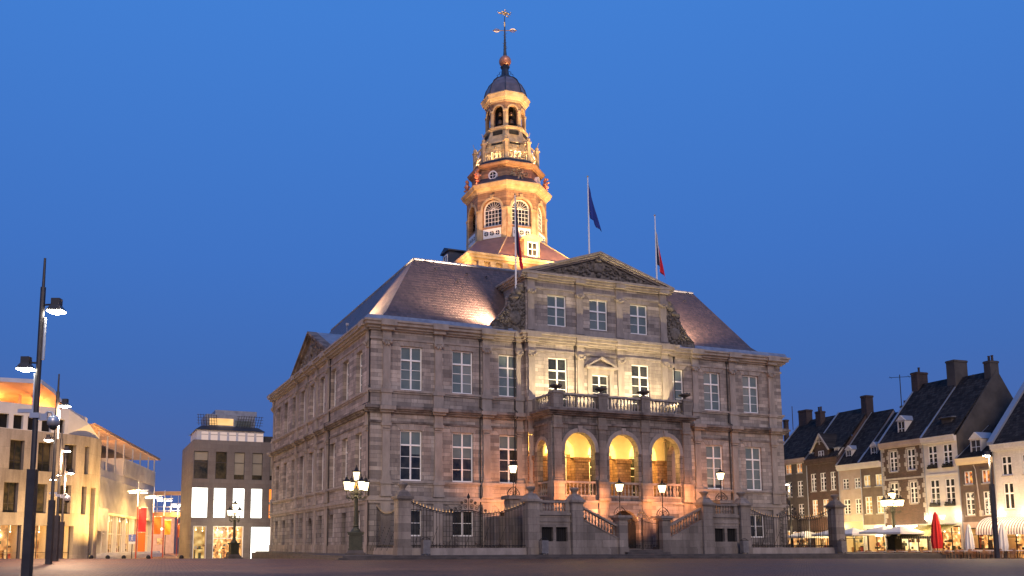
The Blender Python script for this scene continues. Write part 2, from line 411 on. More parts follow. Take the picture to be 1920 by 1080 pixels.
# avant-corps
m = MB()
panel(m, FA, AX0, AX1, 13.2, 26.2, [(WX[3]-1.03,WX[3]+1.03,13.9,18.78),(WX[5]-1.03,WX[5]+1.03,13.9,18.78),(WX[4]-.98,WX[4]+.98,13.9,17.45)]+[(c-1.03,c+1.03,21.86,24.9) for c in WX[3:6]], .38)
for x in (AX0,AX1):
    m.quad((x,AY,-1.6),(x,.0,-1.6),(x,.0,20.4),(x,AY,20.4))
    m.quad((x,AY,20.4),(x,8,20.4),(x,8,26.2),(x,AY,26.2))
m.build('wall', M['ashlar'], hall)
m = MB()
arcs = [(c-1.55,c+1.55,5.3,11.2,True) for c in (18.35,22.95,27.55)]
panel(m, FA, AX0, AX1, -1.6, 9.3, [(a[0],a[1],a[2],9.3) for a in arcs], .7); m.build('wall', M['rough'], hall)
m = MB(); panel(m, lambda x,y,z:(x,y+AY-.03,z), AX0+.6, AX1-.6, 9.3, 12.4, [(a[0],a[1],9.3,a[3],True) for a in [(b[0],b[1],0,11.2) for b in arcs]], .73); m.build('vault_wall', M['cream'], hall)
# side walls
SY = [3.7,8.3,12.9,17.5,22.1,26.7,31.3,35.9,40.5]
m = MB(); m2 = MB(); ops=[]; ops2=[]
for i,c in enumerate(SY):
    ops += [(c-.98,c+.98,6.72,11.2),(c-.98,c+.98,14.8,18.78)]
    if i==4: ops2.append((c-.95,c+.95,-.6,4.05,True))
    elif i in (1,7): ops2.append((c-.7,c+.7,-.4,4.1))
    else: ops2.append((c-.8,c+.8,1.9,4.1))
panel(m, FS, 0, HY, 5, 20.4, ops, .55); panel(m2, FS, 0, HY, -1.6, 4.999, ops2, .55)
m.build('wall', M['ashlar'], hall); m2.build('wall', M['ashlar2'], hall)
m = MB(); m.quad((HX,0,-1.6),(HX,HY,-1.6),(HX,HY,20.4),(HX,0,20.4)); m.quad((0,HY,-1.6),(HX,HY,-1.6),(HX,HY,20.4),(0,HY,20.4)); m.build('wall', M['ashlar'], hall)
# windows
rw = random.Random(3)
for i,c in enumerate(WX):
    if i in (3,4,5): continue
    o_=window(FF, hall, c, 2.06, 14.8, 18.78, .3, .31, 3, pane=M['paneb'])
    if i in (1,7,8):
        q=MB(FF)
        for k in range(7): x=c+(.14 if i==1 else -.9)+k*.11; q.box(x,x+.05,.262,.268,15.0,17.45 if i==1 else 18.6)
        q.build('curtain', M['curtain'], o_)
    o_=window(FF, hall, c, 2.06, 6.72, 11.2, .3, .29, 3, pane=M['pane'])
    zb=(9.95,8.95,9.95)[i%3] if i<3 else (9.9,7.2,6.9)[i%3]
    for sx in (-1,1):
        if i==0 and sx<0: zq=9.95
        elif i==0: zq=9.1
        else: zq=zb
        MB(FF).box(min(c,c+sx*.92),max(c,c+sx*.92),.262,.268,zq,11.1).build('blind', M['paneb'], o_)
    window(FF, hall, c, 2.06, 1.85, 4.2, .3, 0, 2, pane=M['pane'])
for i in (3,5): window(FA, hall, WX[i], 2.06, 13.9, 18.78, .3, .25, 4, pane=M['pane'])
window(FA, hall, WX[4], 1.96, 13.9, 17.45, .3, 0, 4, name='balcony_door')
for c in WX[3:6]: window(FA, hall, c, 2.06, 21.86, 24.9, .3, .38, 2, pane=M['paneb'])
for i,c in enumerate(SY):
    window(FS, hall, c, 1.96, 14.8, 18.78, .48, .31, 3, pane=M['paneb'])
    window(FS, hall, c, 1.96, 6.72, 11.2, .48, .29, 3)
    if i==4:
        d = MB(FS); d.box(c-.95,c+.95,.4,.48,-.6,4.1); d.build('door', M['iron'], hall)
    elif i in (1,7):
        d = MB(FS); d.box(c-.7,c+.7,.4,.48,-.4,4.1); d.build('door', M['iron'], hall)
    else: window(FS, hall, c, 1.6, 1.9, 4.1, .48, 0, 2)

# horizontal mouldings as slabs that wrap the body
def bands(name, mat, L, parent=hall, av=True, sl=0):
    m = MB()
    for (z0,z1,p) in L:
        # left wing, right wing, side: thin rings
        for (a,b) in ((-p,AX0-p if av else AX0),(AX1+p if av else AX1,HX+p)):
            m.box(a,b,-p,.02,z0,z1)
        m.box(-p,.02,.02,HY+p,z0,z1); m.box(HX-.02,HX+p,.02,HY+p,z0,z1)
    return m.build(name, mat, parent)
def avb(name, mat, L, x0=AX0, x1=AX1, y=AY):
    m = MB()
    for (z0,z1,p) in L: m.box(x0-p,x1+p,y-p,y+.62,z0,z1)
    return m.build(name, mat, hall)
bands('plinth', M['blue'], [(-1.6,1.0,.12),(1.0,1.12,.07)])
bands('string_course', M['stone'], [(4.72,4.95,.1),(4.95,5.2,.2),(5.2,5.3,.12)])
bands('sill_course', M['stone'], [(6.38,6.52,.1),(6.52,6.7,.2)])
bands('string_course', M['cornice'], [(11.78,11.98,.1),(12.68,12.85,.22),(12.85,13.0,.38),(13.0,13.2,.55),(13.2,13.3,.42)])
bands('sill_course', M['stone'], [(14.45,14.6,.1),(14.6,14.78,.2)])
bands('cornice', M['stone'], [(19.25,19.45,.1),(20.05,20.22,.2),(20.22,20.45,.42),(20.45,20.72,.66),(20.72,20.9,.8)])
avb('cornice', M['stone'], [(19.25,19.45,.1),(20.05,20.22,.2),(20.22,20.45,.42),(20.45,20.72,.66),(20.72,20.95,.85)])
avb('sill_course', M['stone'], [(21.05,21.25,.15),(21.25,21.7,.06)])
avb('cornice', M['stone'], [(25.35,25.55,.1),(26.2,26.4,.22),(26.4,26.62,.42),(26.62,26.85,.62)])
# gutter of lead
m = MB()
for (a,b) in ((-.6,AX0-.86),(AX1+.86,HX+.6)): m.frus(a,b,-.6,.9,20.9, a+.25,b-.1,-.3,.9,21.38)
m.frus(-.6,.9,.9,HY+.6,20.9,-.3,.9,.9,HY+.3,21.36); m.frus(HX-.9,HX+.6,.9,HY+.6,20.9,HX-.9,HX+.3,.9,HY+.3,21.36)
m.build('gutter', M['lead'], hall)
m = MB(); m.frus(AX0-.75,AX1+.75,AY-.75,AY+.2,20.95,AX0-.6,AX1+.6,AY-.45,AY+.2,21.05); m.build('gutter', M['lead'], hall)

# pilasters
def pilaster(F, x, w=.68, p=.17, ground=True, main=True, upper=True, attic=False, z0u=13.3):
    m = MB(F); h = w/2
    if ground: m.box(x-h-.12,x+h+.12,-.11,.01,1.12,4.72); m.box(x-h-.2,x+h+.2,-.2,.01,-1.2,1.14)
    if main:
        m.box(x-h-.14,x+h+.14,-.23,.01,5.3,6.38); m.box(x-h-.2,x+h+.2,-.3,.01,5.3,5.5); m.box(x-h-.22,x+h+.22,-.32,.01,6.38,6.72)
        m.box(x-h-.08,x+h+.08,-.23,.01,6.72,7.02)
        m.box(x-h,x+h,-p,.01,7.02,11.1); m.box(x-h-.05,x+h+.05,-.22,.01,11.1,11.22); m.box(x-h-.03,x+h+.03,-.2,.01,11.3,11.5); m.box(x-h-.12,x+h+.12,-.3,.01,11.5,11.78)
        m.box(x-h-.06,x+h+.06,-.22,.01,11.78,12.68); m.box(x-h-.28,x+h+.28,-.48,.01,12.68,12.88);m.box(x-h-.38,x+h+.38,-.72,.01,12.88,13.24)
    if upper:
        m.box(x-h-.14,x+h+.14,-.22,.01,z0u,14.45); m.box(x-h-.22,x+h+.22,-.31,.01,14.45,14.8)
        m.box(x-h-.07,x+h+.07,-.23,.01,14.8,15.08)
        m.box(x-h,x+h,-p,.01,15.08,18.55)
        m.box(x-h-.06,x+h+.06,-.22,.01,19.25,20.05); m.box(x-h-.25,x+h+.25,-.56,.01,20.05,20.4);m.box(x-h-.4,x+h+.4,-.84,.01,20.4,20.93)
    if attic:
        m.box(x-h-.08,x+h+.08,-.22,.01,21.25,21.75); m.box(x-h,x+h,-p,.01,21.75,24.75); m.box(x-h-.1,x+h+.1,-.3,.01,25.2,25.36); m.box(x-h-.04,x+h+.04,-.2,.01,25.36,26.2); m.box(x-h-.2,x+h+.2,-.55,.01,26.2,26.6)
    o = m.build('pilaster', M['stone'], hall)
    for zz,on in ((18.55,upper),(24.75,attic)):
        if not on: continue
        c = MB(F); t = .7 if zz<20 else .45
        c.box(x-h-.02,x+h+.02,-.19,.01,zz,zz+t*.25); c.frus(x-h+.02,x+h-.02,-.2,.01,zz+t*.25,x-h-.1,x+h+.1,-.32,.01,zz+t*.85); c.box(x-h-.14,x+h+.14,-.36,.01,zz+t*.85,zz+t)
        for sx in (-1,1):
            c.rev((x+sx*(h+.02),-.3,zz+t*.68),[(.16,-.05),(.16,.05)],8,0,F)
            c.blob((x+sx*(h+.0),-.33,zz+t*.62),.15,.12,.17,F); c.blob((x+sx*h*.4,-.28,zz+t*.4),.13,.1,.16,F)
        c.build('capital', M['stone'], o)
for x in (1.42,6.35,11.1,34.5,39.15,44.2): pilaster(FF, x)
for x in (AX0-.55, AX1+.55): pilaster(FF, x, .5, .12)
for x in (AX0+.5,20.75,25.25,AX1-.5): pilaster(FA, x, main=(x<16 or x>30), ground=False, attic=True)
for y in (14.9,19.8,24.4,29.3): pilaster(FS, y, .68, .2)
for y in (.7,43.7): pilaster(FS, y, .6, .06)

# splayed lintels (voussoirs) and keystones
def lintel(F, xc, w, z, h=.62):
    m = MB(F); n=5; half=w/2
    for k in range(n):
        a=-half-.05+(w+.1)*k/n; b=-half-.05+(w+.1)*(k+1)/n; s=1.38
        up = h+(.1 if k==2 else 0); pr = .05 if k==2 else .025
        m.ext([(xc+a+.012,z+.02),(xc+b-.012,z+.02),(xc+b*s-.012,z+up),(xc+a*s+.012,z+up)],-pr,.0)
    m.build('lintel', M['stone'], hall)
for i,c in enumerate(WX):
    if i not in (3,4,5):
        lintel(FF,c,2.06,18.78,.44); lintel(FF,c,2.06,11.2,.55); lintel(FF,c,2.06,4.2,.48)
    else:
        lintel(FA,c,2.06,24.9,.42)
        if i!=4: lintel(FA,c,2.06,18.78,.44)
for c in SY: lintel(FS,c,1.96,18.78,.44); lintel(FS,c,1.96,11.2,.55)

# downpipes
for F,x,z1 in ((FS,.12,20.4),(FF,10.45,20.2),(FF,13.98,20.2),(FF,31.95,20.2),(FF,38.5,20.2),(FS,13.9,20.3),(FA,20.15,20.2)):
    m = MB(F); z0 = 13.3 if F is FA else .3
    m.tube([(x,-.1,z0),(x,-.1,12.6),(x,-.62,12.75),(x,-.66,13.3),(x,-.1,13.6),(x,-.1,z1)] if z0<1 else [(x,-.1,z0),(x,-.1,z1)],.055,6)
    m.blob((x,-.12,z1-.25),.13,.1,.22)
    m.build('downpipe', M['iron'], hall)

# balcony door surround with little pediment
m = MB(FA); c=WX[4]
m.box(c-1.45,c-.98,-.16,.01,13.3,17.5); m.box(c+.98,c+1.45,-.16,.01,13.3,17.5); m.box(c-1.45,c+1.45,-.2,.01,17.5,17.95)
m.box(c-1.75,c+1.75,-.5,.01,18.0,18.18); m.box(c-1.6,c+1.6,-.35,.01,17.95,18.0)
m.build('door_surround', M['stone'], hall)
m = MB(FA)
m.ext([(c-1.75,18.18),(c-1.45,18.18),(c,18.95),(c+1.45,18.18),(c+1.75,18.18),(c,19.15)],-.52,-.02)
m.ext([(c-1.5,18.18),(c+1.5,18.18),(c,18.93)],-.12,-.01)
m.build('door_pediment', M['stone'], hall)

# main pediment
PX0,PX1,PZ,PA = AX0-.6,AX1+.6,26.85,29.65
m = MB(); cx=(PX0+PX1)/2
m.ext([(PX0,PZ),(PX0+.2,PZ-.02),(PX1-.2,PZ-.02),(PX1,PZ),(cx,PA-.02)],AY-.02,AY+.35); m.build('tympanum', M['carve'], hall)
m = MB()
for (o0,o1,p) in ((.0,.2,.66),(.2,.42,.46),(.42,.58,.25)):
    for s in (-1,1):
        e = PX0 if s<0 else PX1
        k = (PA-PZ)/(cx-PX0)
        m.ext([(e,PZ-o0+.0),(cx,PA-o0),(cx,PA-o1),(e+(-s)*0,PZ-o1+.0)],AY-p,AY+.36)
m.build('raking_cornice', M['stone'], hall)
# gabled roof behind the pediment
m = MB(); m.add([(PX0,AY+.3,PZ-.1),(PX1,AY+.3,PZ-.1),(cx,AY+.3,PA-.05),(PX0,11,PZ-.1),(PX1,11,PZ-.1),(cx,11,PA-.05)],[(0,2,5,3),(2,1,4,5)]); m.build('gable_roof', M['slatey'], hall)
# side cornice of attic
for s,x in ((-1,AX0),(1,AX1)):
    m = MB()
    for z0,z1,p in ((26.2,26.4,.22),(26.4,26.62,.42),(26.62,26.85,.62)):
        m.box(min(x,x+s*p),max(x,x+s*p),AY+.62,5.2,z0,z1)
    m.build('cornice', M['stone'], hall)
# tympanum relief: shield, foliage scrolls, garlands
rr = random.Random(11); m = MB(FA)
m.rev((cx,-.1,28.1),[(.42,-.5),(.55,-.15),(.52,.25),(.4,.45)],10,sy=.35)
m.blob((cx,-.15,28.78),.4,.25,.22); m.blob((cx,-.2,27.35),.3,.22,.22)
for s in (-1,1):
    for q,(dx,dz,r) in enumerate([(.95,27.9,.32),(1.9,27.75,.42),(2.9,27.62,.36),(3.8,27.42,.28),(4.7,27.25,.2),(5.5,27.12,.14)]):
        pts=[(cx+s*(dx+r*(1-t/14)*cos(t*.75)),-.1-.04*(t%3),dz+r*(1-t/14)*sin(t*.75)) for t in range(13)]
        m.tube(pts,.075,5,.04)
    for k in range(95):
        t=rr.random(); dx=.6+5.2*t; zt=PZ+(PA-PZ)*(1-dx/8.6)-.75
        if zt<PZ+.1: continue
        z=PZ+.12+(zt-PZ-.1)*rr.random(); r=.06+.1*rr.random()
        m.blob((cx+s*dx,-.05-.1*rr.random(),z),r*1.4,.13,r)
m.build('carving', M['carve'], hall, True)

# scroll-shaped trophies either side of the attic
def trophy(s, xe):
    P=[(0,21.05),(0,25.9),(.35,25.75),(.75,25.55),(.9,25.0),(1.35,24.75),(1.7,24.3),(1.75,23.6),(2.15,23.0),(2.75,22.3),(3.3,21.75),(3.55,21.3),(3.6,21.05)]
    m = MB(); m.ext([(xe+s*a,b) for a,b in P],-.35,.25)
    r = random.Random(5 if s<0 else 6)
    for k in range(330):
        t=r.random()**.8; zz=21.15+t*4.5
        w=0.
        for (a,b),(c,d) in zip(P[1:-1],P[2:]):
            if d<=zz<=b: w=a+(c-a)*(b-zz)/(b-d+1e-6)
        x=xe+s*(.08+r.random()*max(w-.1,.1)); q=.05+.09*r.random()
        m.blob((x,-.36-.06*r.random(),zz),q*r.uniform(.7,1.6),.13,q*r.uniform(.7,1.5))
    m.rev((0,0,0),[(.62,0),(.62,.14),(.5,.2),(.2,.26)],14,F=lambda x,y,z:(xe+s*1.05+x,-.36-z,22.3+y))
    for a in range(8): m.tube([(xe+s*1.05,-.6,22.3),(xe+s*1.05+.58*cos(a*pi/4),-.56,22.3+.58*sin(a*pi/4))],.035,4)
    m.blob((xe+s*.75,-.42,24.9),.34,.26,.38); m.blob((xe+s*.95,-.45,24.35),.42,.25,.22)
    for a in (0,.5,1.,1.6): m.tube([(xe+s*(1.5+a*.4),-.42,21.3),(xe+s*(.5+a*.9),-.5,24.3-a*1.2)],.05,5)
    m.box(xe+s*1.8 if s>0 else xe-3.4, xe+3.4 if s>0 else xe-1.8,-.5,-.3,21.05,21.3)
    m.build('carving', M['carve'], hall, True)
trophy(-1,AX0); trophy(1,AX1)

# roof
def ring(k): return (k,HX-k,k,HY-k)
prof=[(.9,21.2),(2.0,22.35),(3.4,24.6),(6.2,29.1)]
for i,(mat,side) in enumerate(((M['slatex'],0),(M['slatey'],1),(M['slatex'],2),(M['slatey'],3))):
    m = MB()
    for (k0,z0),(k1,z1) in zip(prof[:-1],prof[1:]):
        a=ring(k0); b=ring(k1)
        ca=[(a[0],a[2],z0),(a[1],a[2],z0),(a[1],a[3],z0),(a[0],a[3],z0)]; cb=[(b[0],b[2],z1),(b[1],b[2],z1),(b[1],b[3],z1),(b[0],b[3],z1)]
        m.quad(ca[side],ca[(side+1)%4],cb[(side+1)%4],cb[side])
    m.build('roof_slope', mat, hall)
a=ring(6.2); m=MB(); m.quad((a[0],a[2],29.08),(a[1],a[2],29.08),(a[1],a[3],29.08),(a[0],a[3],29.08)); m.build('flat_roof', M['lead'], hall)
m = MB()
for p,q in (((a[0],a[2]),(a[1],a[2])),((a[0],a[2]),(a[0],a[3])),((a[1],a[2]),(a[1],a[3]))):
    m.tube([(p[0],p[1],29.12),(q[0],q[1],29.12)],.13,6)
m.build('ridge', M['lead'], hall)
m = MB(); rr=random.Random(4)
for (x,z) in ((8.2,28.2),(11.5,28.0),(13.6,27.9),(10.2,26.9),(35.5,28.1),(37.6,27.9)):
    y=6.2-(29.1-z)*.62; m.tube([(x,y,z),(x,y-.35,z-.05),(x,y-.35,z-.3)],.04,5)
m.build('roof_hook', M['iron'], hall)
for (x,y,z,sx) in ((13.75,.35,21.45,-1),(32.05,.35,21.45,1)):
    m = MB(); m.box(x-.18,x+.18,y-.15,y+.15,z,z+.16); m.box(x-.05,x+.05,y-.05,y+.05,21.0,z); m.build('roof_lamp_housing', M['lead'], hall)
m = MB(); m.box(1.6,1.9,14.3,14.55,23.85,24.1); m.tube([(1.75,14.45,23.9),(1.75,14.45,21.4)],.04,5); m.build('roof_lamp_housing', M['lead'], hall)
# side pediment with its roof
m = MB(FS); s0,s1,sz=13.6,30.6,20.9; sm=22.1
m.ext([(s0,sz),(s1,sz),(sm,24.5)],-.1,.3); m.build('tympanum', M['carve'], hall)
m = MB(FS)
for (o0,o1,p) in ((0,.22,.7),(.22,.5,.45)):
    m.ext([(s0-.3,sz+.1-o0),(sm,24.75-o0),(sm,24.75-o1),(s0-.3,sz+.1-o1)],-p,.35); m.ext([(s1+.3,sz+.1-o0),(sm,24.75-o0),(sm,24.75-o1),(s1+.3,sz+.1-o1)],-p,.35)
m.build('raking_cornice', M['cornice'], hall)
m = MB(); m.add([(.3,s0-.2,sz+.15),(.3,s1+.2,sz+.15),(.3,sm,24.72),(7,s0-.2,sz+.15),(7,s1+.2,sz+.15),(7,sm,24.72)],[(0,2,5,3),(2,1,4,5)]); m.build('gable_roof', M['lead'], hall)
rr = random.Random(2); m = MB(FS)
for k in range(90):
    d=(rr.random()*2-1)*6; zt=24.2-abs(d)*.42
    if zt<21.3: continue
    q=.1+.15*rr.random(); m.blob((sm+d,-.12,21.1+(zt-21.3)*rr.random()),q*1.2,.14,q)
m.rev((0,0,0),[(.6,0),(.6,.2),(.45,.25)],12,F=lambda x,y,z:(-.1-z,sm+x,22.6+y)); m.build('carving', M['carve'], hall, True)

# ------------------------------------------------------------------ loggia with balcony
LX0,LX1,LY = 15.55,30.35,-4.4
FL = lambda x,y,z:(x,y+LY,z)
FLs = lambda a,b,z:(LX0+b,a,z)
FLr = lambda a,b,z:(LX1-b,a,z)
LC=(18.35,22.95,27.55)
m = MB()
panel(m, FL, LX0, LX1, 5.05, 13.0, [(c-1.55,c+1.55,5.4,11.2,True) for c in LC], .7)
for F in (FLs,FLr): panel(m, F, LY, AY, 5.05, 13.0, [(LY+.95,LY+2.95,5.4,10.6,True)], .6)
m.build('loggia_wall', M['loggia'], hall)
m = MB()
panel(m, FL, LX0-.05, LX1+.05, -1.6, 5.05, [(22.95-1.45,22.95+1.45,-1.6,4.25,True),(18.35-.7,18.35+.7,-1.6,3.6,True),(27.55-.7,27.55+.7,-1.6,3.6,True)], .6)
for F in (FLs,FLr): panel(m, lambda a,b,z,F=F:F(a,b-.05,z), LY, AY, -1.6, 5.05, [], .6)
m.build('loggia_base', M['ashlar'], hall)
m = MB(); m.box(LX0+.1,LX1-.1,LY+.65,LY+.7,-.5,4.3); m.build('cellar_door', M['dark'], hall)
m = MB(); m.box(LX0+.02,LX1-.02,LY+.02,2.9,5.1,5.35); m.build('loggia_floor', M['step'], hall)
m = MB(); m.box(LX0+.3,LX1-.3,LY+.3,2.9,12.0,12.3); m.build('loggia_ceiling', M['cream'], hall)
# room behind
m = MB(); Fb=lambda x,y,z:(x,y+2.6,z)
panel(m, Fb, AX0, AX1, 5.3, 12.3, [(c-1.05,c+1.05,5.4,9.9) for c in (19.9,24.5,29.0)], .2)
m.quad((AX0+.1,AY,5.3),(AX0+.1,2.6,5.3),(AX0+.1,2.6,12.3),(AX0+.1,AY,12.3)); m.quad((AX1-.1,AY,5.3),(AX1-.1,2.6,5.3),(AX1-.1,2.6,12.3),(AX1-.1,AY,12.3))
m.build('loggia_back_wall', M['rough'], hall)
m = MB(Fb); m.box(AX0+.1,AX1-.1,-.06,-.01,9.95,12.0); m.build('loggia_lunette', M['cream'], hall)
for c in (19.9,24.5,29.0): window(Fb, hall, c, 2.1, 5.4, 9.9, .15, .25, 4, name='loggia_door')
# inner piers with cap
for x in (16.2,20.65,25.25,29.8):
    m = MB(); m.box(x-.75,x+.75,AY-.25,AY-.04,5.3,8.9); m.box(x-.85,x+.85,AY-.35,AY-.04,8.9,9.3); m.build('inner_pier', M['rough'], hall)
# engaged pilasters, arch rings, entablature
for x in (LX0+.5,20.65,25.25,LX1-.5):
    m = MB(FL); m.box(x-.55,x+.55,-.3,.01,5.05,6.5); m.box(x-.63,x+.63,-.38,.01,5.05,5.3); m.box(x-.6,x+.6,-.36,.01,6.5,6.75)
    m.box(x-.45,x+.45,-.22,.01,6.75,7.0); m.box(x-.38,x+.38,-.16,.01,7.0,11.5); m.box(x-.48,x+.48,-.26,.01,11.5,11.95); m.box(x-.42,x+.42,-.2,.01,11.95,12.6)
    m.box(x-.5,x+.5,-.12,.01,-.5,5.05)
    m.build('pilaster', M['blue'], hall)
for c in LC:
    m = MB(FL)
    arch_ring(m,FL,c,9.65,1.55,.38,-.07,.02); m.box(c-2.,c-1.55,-.1,.02,9.42,9.66); m.box(c+1.55,c+2.,-.1,.02,9.42,9.66); m.ext([(c-.16,11.15),(c+.16,11.15),(c+.24,11.75),(c-.24,11.75)],-.14,.0)
    m.build('archivolt', M['stone'], hall)
for F in (FLs,FLr):
    m = MB(F); arch_ring(m,F,LY+1.95,9.6,1.0,.3,-.06,.02,10); m.build('archivolt', M['stone'], hall)
    m = MB(F); m.box(LY-.0,LY+.75,-.12,.01,5.05,6.75); m.box(LY+.0,LY+.6,-.1,.01,6.75,12.0); m.build('pilaster', M['blue'], hall)
m = MB()
for z0,z1,p in ((11.9,12.1,.1),(12.7,12.85,.25),(12.85,13.02,.45),(13.02,13.25,.7)):
    m.box(LX0-p,LX1+p,LY-p,AY-.2,z0,z1)
m.build('balcony_cornice', M['cornice'], hall)
m = MB(); m.box(LX0-.1,LX1+.1,LY-.1,AY,4.85,5.06); m.box(LX0-.15,LX1+.15,LY-.15,AY,-.5,.8); m.build('string_course', M['stone'], hall)
# balcony balustrade
BX=[LX0+.45,20.65,25.25,LX1-.45]; bz=13.25
for x in BX:
    m = MB(FL); m.box(x-.46,x+.46,-.42,.42,bz,14.6); m.box(x-.54,x+.54,-.5,.5,14.6,14.8); m.build('balustrade_pier', M['blue'], hall)
for x,y in (((LX0+.0),AY-.45),((LX1-.0),AY-.45)):
    m = MB(); m.box(x-.1,x+.5,y-.3,y+.4,bz,14.6) if x<20 else m.box(x-.5,x+.1,y-.3,y+.4,bz,14.6); m.build('balustrade_pier', M['blue'], hall)
def balrow(F, a, b, y, z0, z1, n, name='balustrade', par=None, mat=None, s=1.):
    m = MB(F); m.box(a,b,y-.2,y+.2,z0,z0+.16); m.box(a,b,y-.24,y+.24,z1-.18,z1)
    balusters(m,(a,y),(b,y),z0+.16,z1-.18,n,F,s)
    return m.build(name, mat or M['stone'], par or hall)
for a,b in zip(BX[:-1],BX[1:]): balrow(FL,a+.46,b-.46,0.,bz,14.68,10,s=1.15)
Fq = lambda a,b,z:(LX0+.25+b,a,z); balrow(Fq,LY+.45,AY-.78,0.,bz,14.68,6,s=1.15)
Fq2 = lambda a,b,z:(LX1-.25+b,a,z); balrow(Fq2,LY+.45,AY-.78,0.,bz,14.68,6,s=1.15)
for c in LC: balrow(FL,c-1.55,c+1.55,.25,5.4,6.78,8)
balrow(lambda a,b,z:(LX0+.3+b,a,z),LY+.95,LY+2.95,0,5.4,6.78,5)

# ------------------------------------------------------------------ tower
TX,TY = 22.8,19.5
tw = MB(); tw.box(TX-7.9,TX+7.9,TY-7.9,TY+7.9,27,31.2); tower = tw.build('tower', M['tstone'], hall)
m = MB()
for z0,z1,w in ((30.6,30.85,8.05),(31.55,31.8,8.3),(31.8,32.1,8.6),(32.1,32.35,8.75)): m.box(TX-w,TX+w,TY-w,TY+w,z0,z1)
m.box(TX-7.95,TX+7.95,TY-7.95,TY+7.95,31.19,31.56)
m.build('tower_cornice', M['tstone'], tower)
m = MB()
for k in range(11):
    t=-7.2+14.4*k/10
    m.box(TX+t-.32,TX+t+.32,TY-8.55,TY-7.9,30.95,31.54); m.box(TX-8.5,TX-7.9,TY+t-.25,TY+t+.25,31.0,31.54); m.box(TX+7.9,TX+8.5,TY+t-.25,TY+t+.25,31.0,31.54)
m.build('cornice_bracket', M['tstone'], tower)
O0 = pi/8 - R(3)
def opts(r,z): return [(TX+r*cos(O0+k*pi/4),TY+r*sin(O0+k*pi/4),z) for k in range(8)]
# skirt roof: chamfered square up to the octagon
w=8.5; q_=5.2
base=[(TX+w,TY+q_,32.36),(TX+q_,TY+w,32.36),(TX-q_,TY+w,32.36),(TX-w,TY+q_,32.36),(TX-w,TY-q_,32.36),(TX-q_,TY-w,32.36),(TX+q_,TY-w,32.36),(TX+w,TY-q_,32.36)]
oc=opts(5.0,36.15); m = MB(); m.add(base+oc,[(i,(i+1)%8,(i+1)%8+8,i+8) for i in range(8)]); m.build('skirt_roof', M['tred'], tower)
for i in (4,5,6,7): MB().tube([base[i],oc[i]],.07,5).build('hip_ridge', M['tstone'], tower)
# dormers on the skirt roof
def dormer(F, nm='tower_dormer', mt='tstone'):
    m = MB(F); m.box(-.95,.95,-7.9,-5.2,32.5,34.9); m.ext([(-1.25,34.9),(1.25,34.9),(1.25,35.05),(0,35.5),(-1.25,35.05)],-8.1,-4.9)
    m.build(nm, M[mt], tower)
    m = MB(F)
    m.box(-.62,-.5,-7.98,-7.9,32.9,34.6);m.box(.5,.62,-7.98,-7.9,32.9,34.6);m.box(-.5,.5,-7.98,-7.9,34.45,34.6);m.box(-.5,.5,-7.98,-7.9,32.9,33.02);m.box(-.04,.04,-7.97,-7.9,33.02,34.45);m.box(-.5,.5,-7.97,-7.9,33.7,33.78)
    m.build('dormer_window', M['white'], tower)
    m = MB(F); m.box(-.5,.5,-7.93,-7.9,33.0,34.45); m.build('pane', M['pane'], tower)
dormer(lambda x,y,z:(TX-.7+x,TY+y,z)); dormer(lambda x,y,z:(TX+y,TY-x+.0,z),mt='tblue')
def face(k, r):     # frame of octagon face k: x along, y inward
    a0=O0+k*pi/4; a1=a0+pi/4; am=(a0+a1)/2; ap=r*cos(pi/8)
    def F(x,y,z):
        return (TX+(ap-y)*cos(am)-x*sin(am), TY+(ap-y)*sin(am)+x*cos(am), z)
    return F, r*sin(pi/8)
ROCT=4.78
m = MB()
for k in range(8):
    F,h=face(k,ROCT); panel(m,F,-h,h,36.1,41.9,[(-1.18,1.18,37.75,41.0,True)],.55)
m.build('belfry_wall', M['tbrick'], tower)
m = MB()
for k in range(8):
    F,h=face(k,ROCT)
    arch_ring(m,F,0,39.82,1.18,.26,-.09,.02,12); m.ext([(-.14,41.),(.14,41.),(.2,41.5),(-.2,41.5)],-.15,0,F)
    for s in (-1,1):
        x0,x1=sorted((s*1.2,s*(h-.02))); m.box(x0,x1,-.14,.02,39.62,39.85,F); m.box(x0+.06,x1-.02,-.08,.02,37.5,39.62,F); m.box(x0,x1,-.1,.02,36.1,37.5,F)
m.build('belfry_trim', M['tstone'], tower)
for k in range(8):
    F,h=face(k,ROCT); MB().box(-1.12,1.12,-.06,.02,36.3,37.45,F).build('window_apron', M['white'], tower)
    for x in (-.72,0,.72):
        MB().rev((0,0,0),[(.27,0),(.27,.03)],12,F=lambda a,b,c,F=F,x=x:F(x+a,-.062-c,36.88+b)).build('round_window', M['pane'], tower)
        MB().box(x-.025,x+.025,-.12,-.09,36.62,37.14,F).box(x-.26,x+.26,-.12,-.09,36.86,36.9,F).build('window_bar', M['white'], tower)
for k in (3,4,5,6,7): 
    F,h=face(k,ROCT)
    if k in (3,7): continue
    arch_window(F,tower,0,2.3,37.8,40.97,.45,M['white'],M['pane'])
for k in (1,2): 
    F,h=face(k,ROCT); arch_window(F,tower,0,2.3,37.8,40.97,.45,M['white'],M['pane'])
m = MB(); m.rev((TX,TY,36.1),[(2.,0),(2.,.3)],8); m.rev((TX,TY,36.),[(4.4,0),(4.4,.2)],8,O0); m.build('belfry_floor', M['dark'], tower)
def octband(name, mat, L, par=tower):
    m = MB()
    for r0,z0,r1,z1 in L:
        m.add(opts(r0,z0)+opts(r1,z1),[(i,(i+1)%8,(i+1)%8+8,i+8) for i in range(8)]+[tuple(range(7,-1,-1)),tuple(range(8,16))])
    return m.build(name, mat, par)
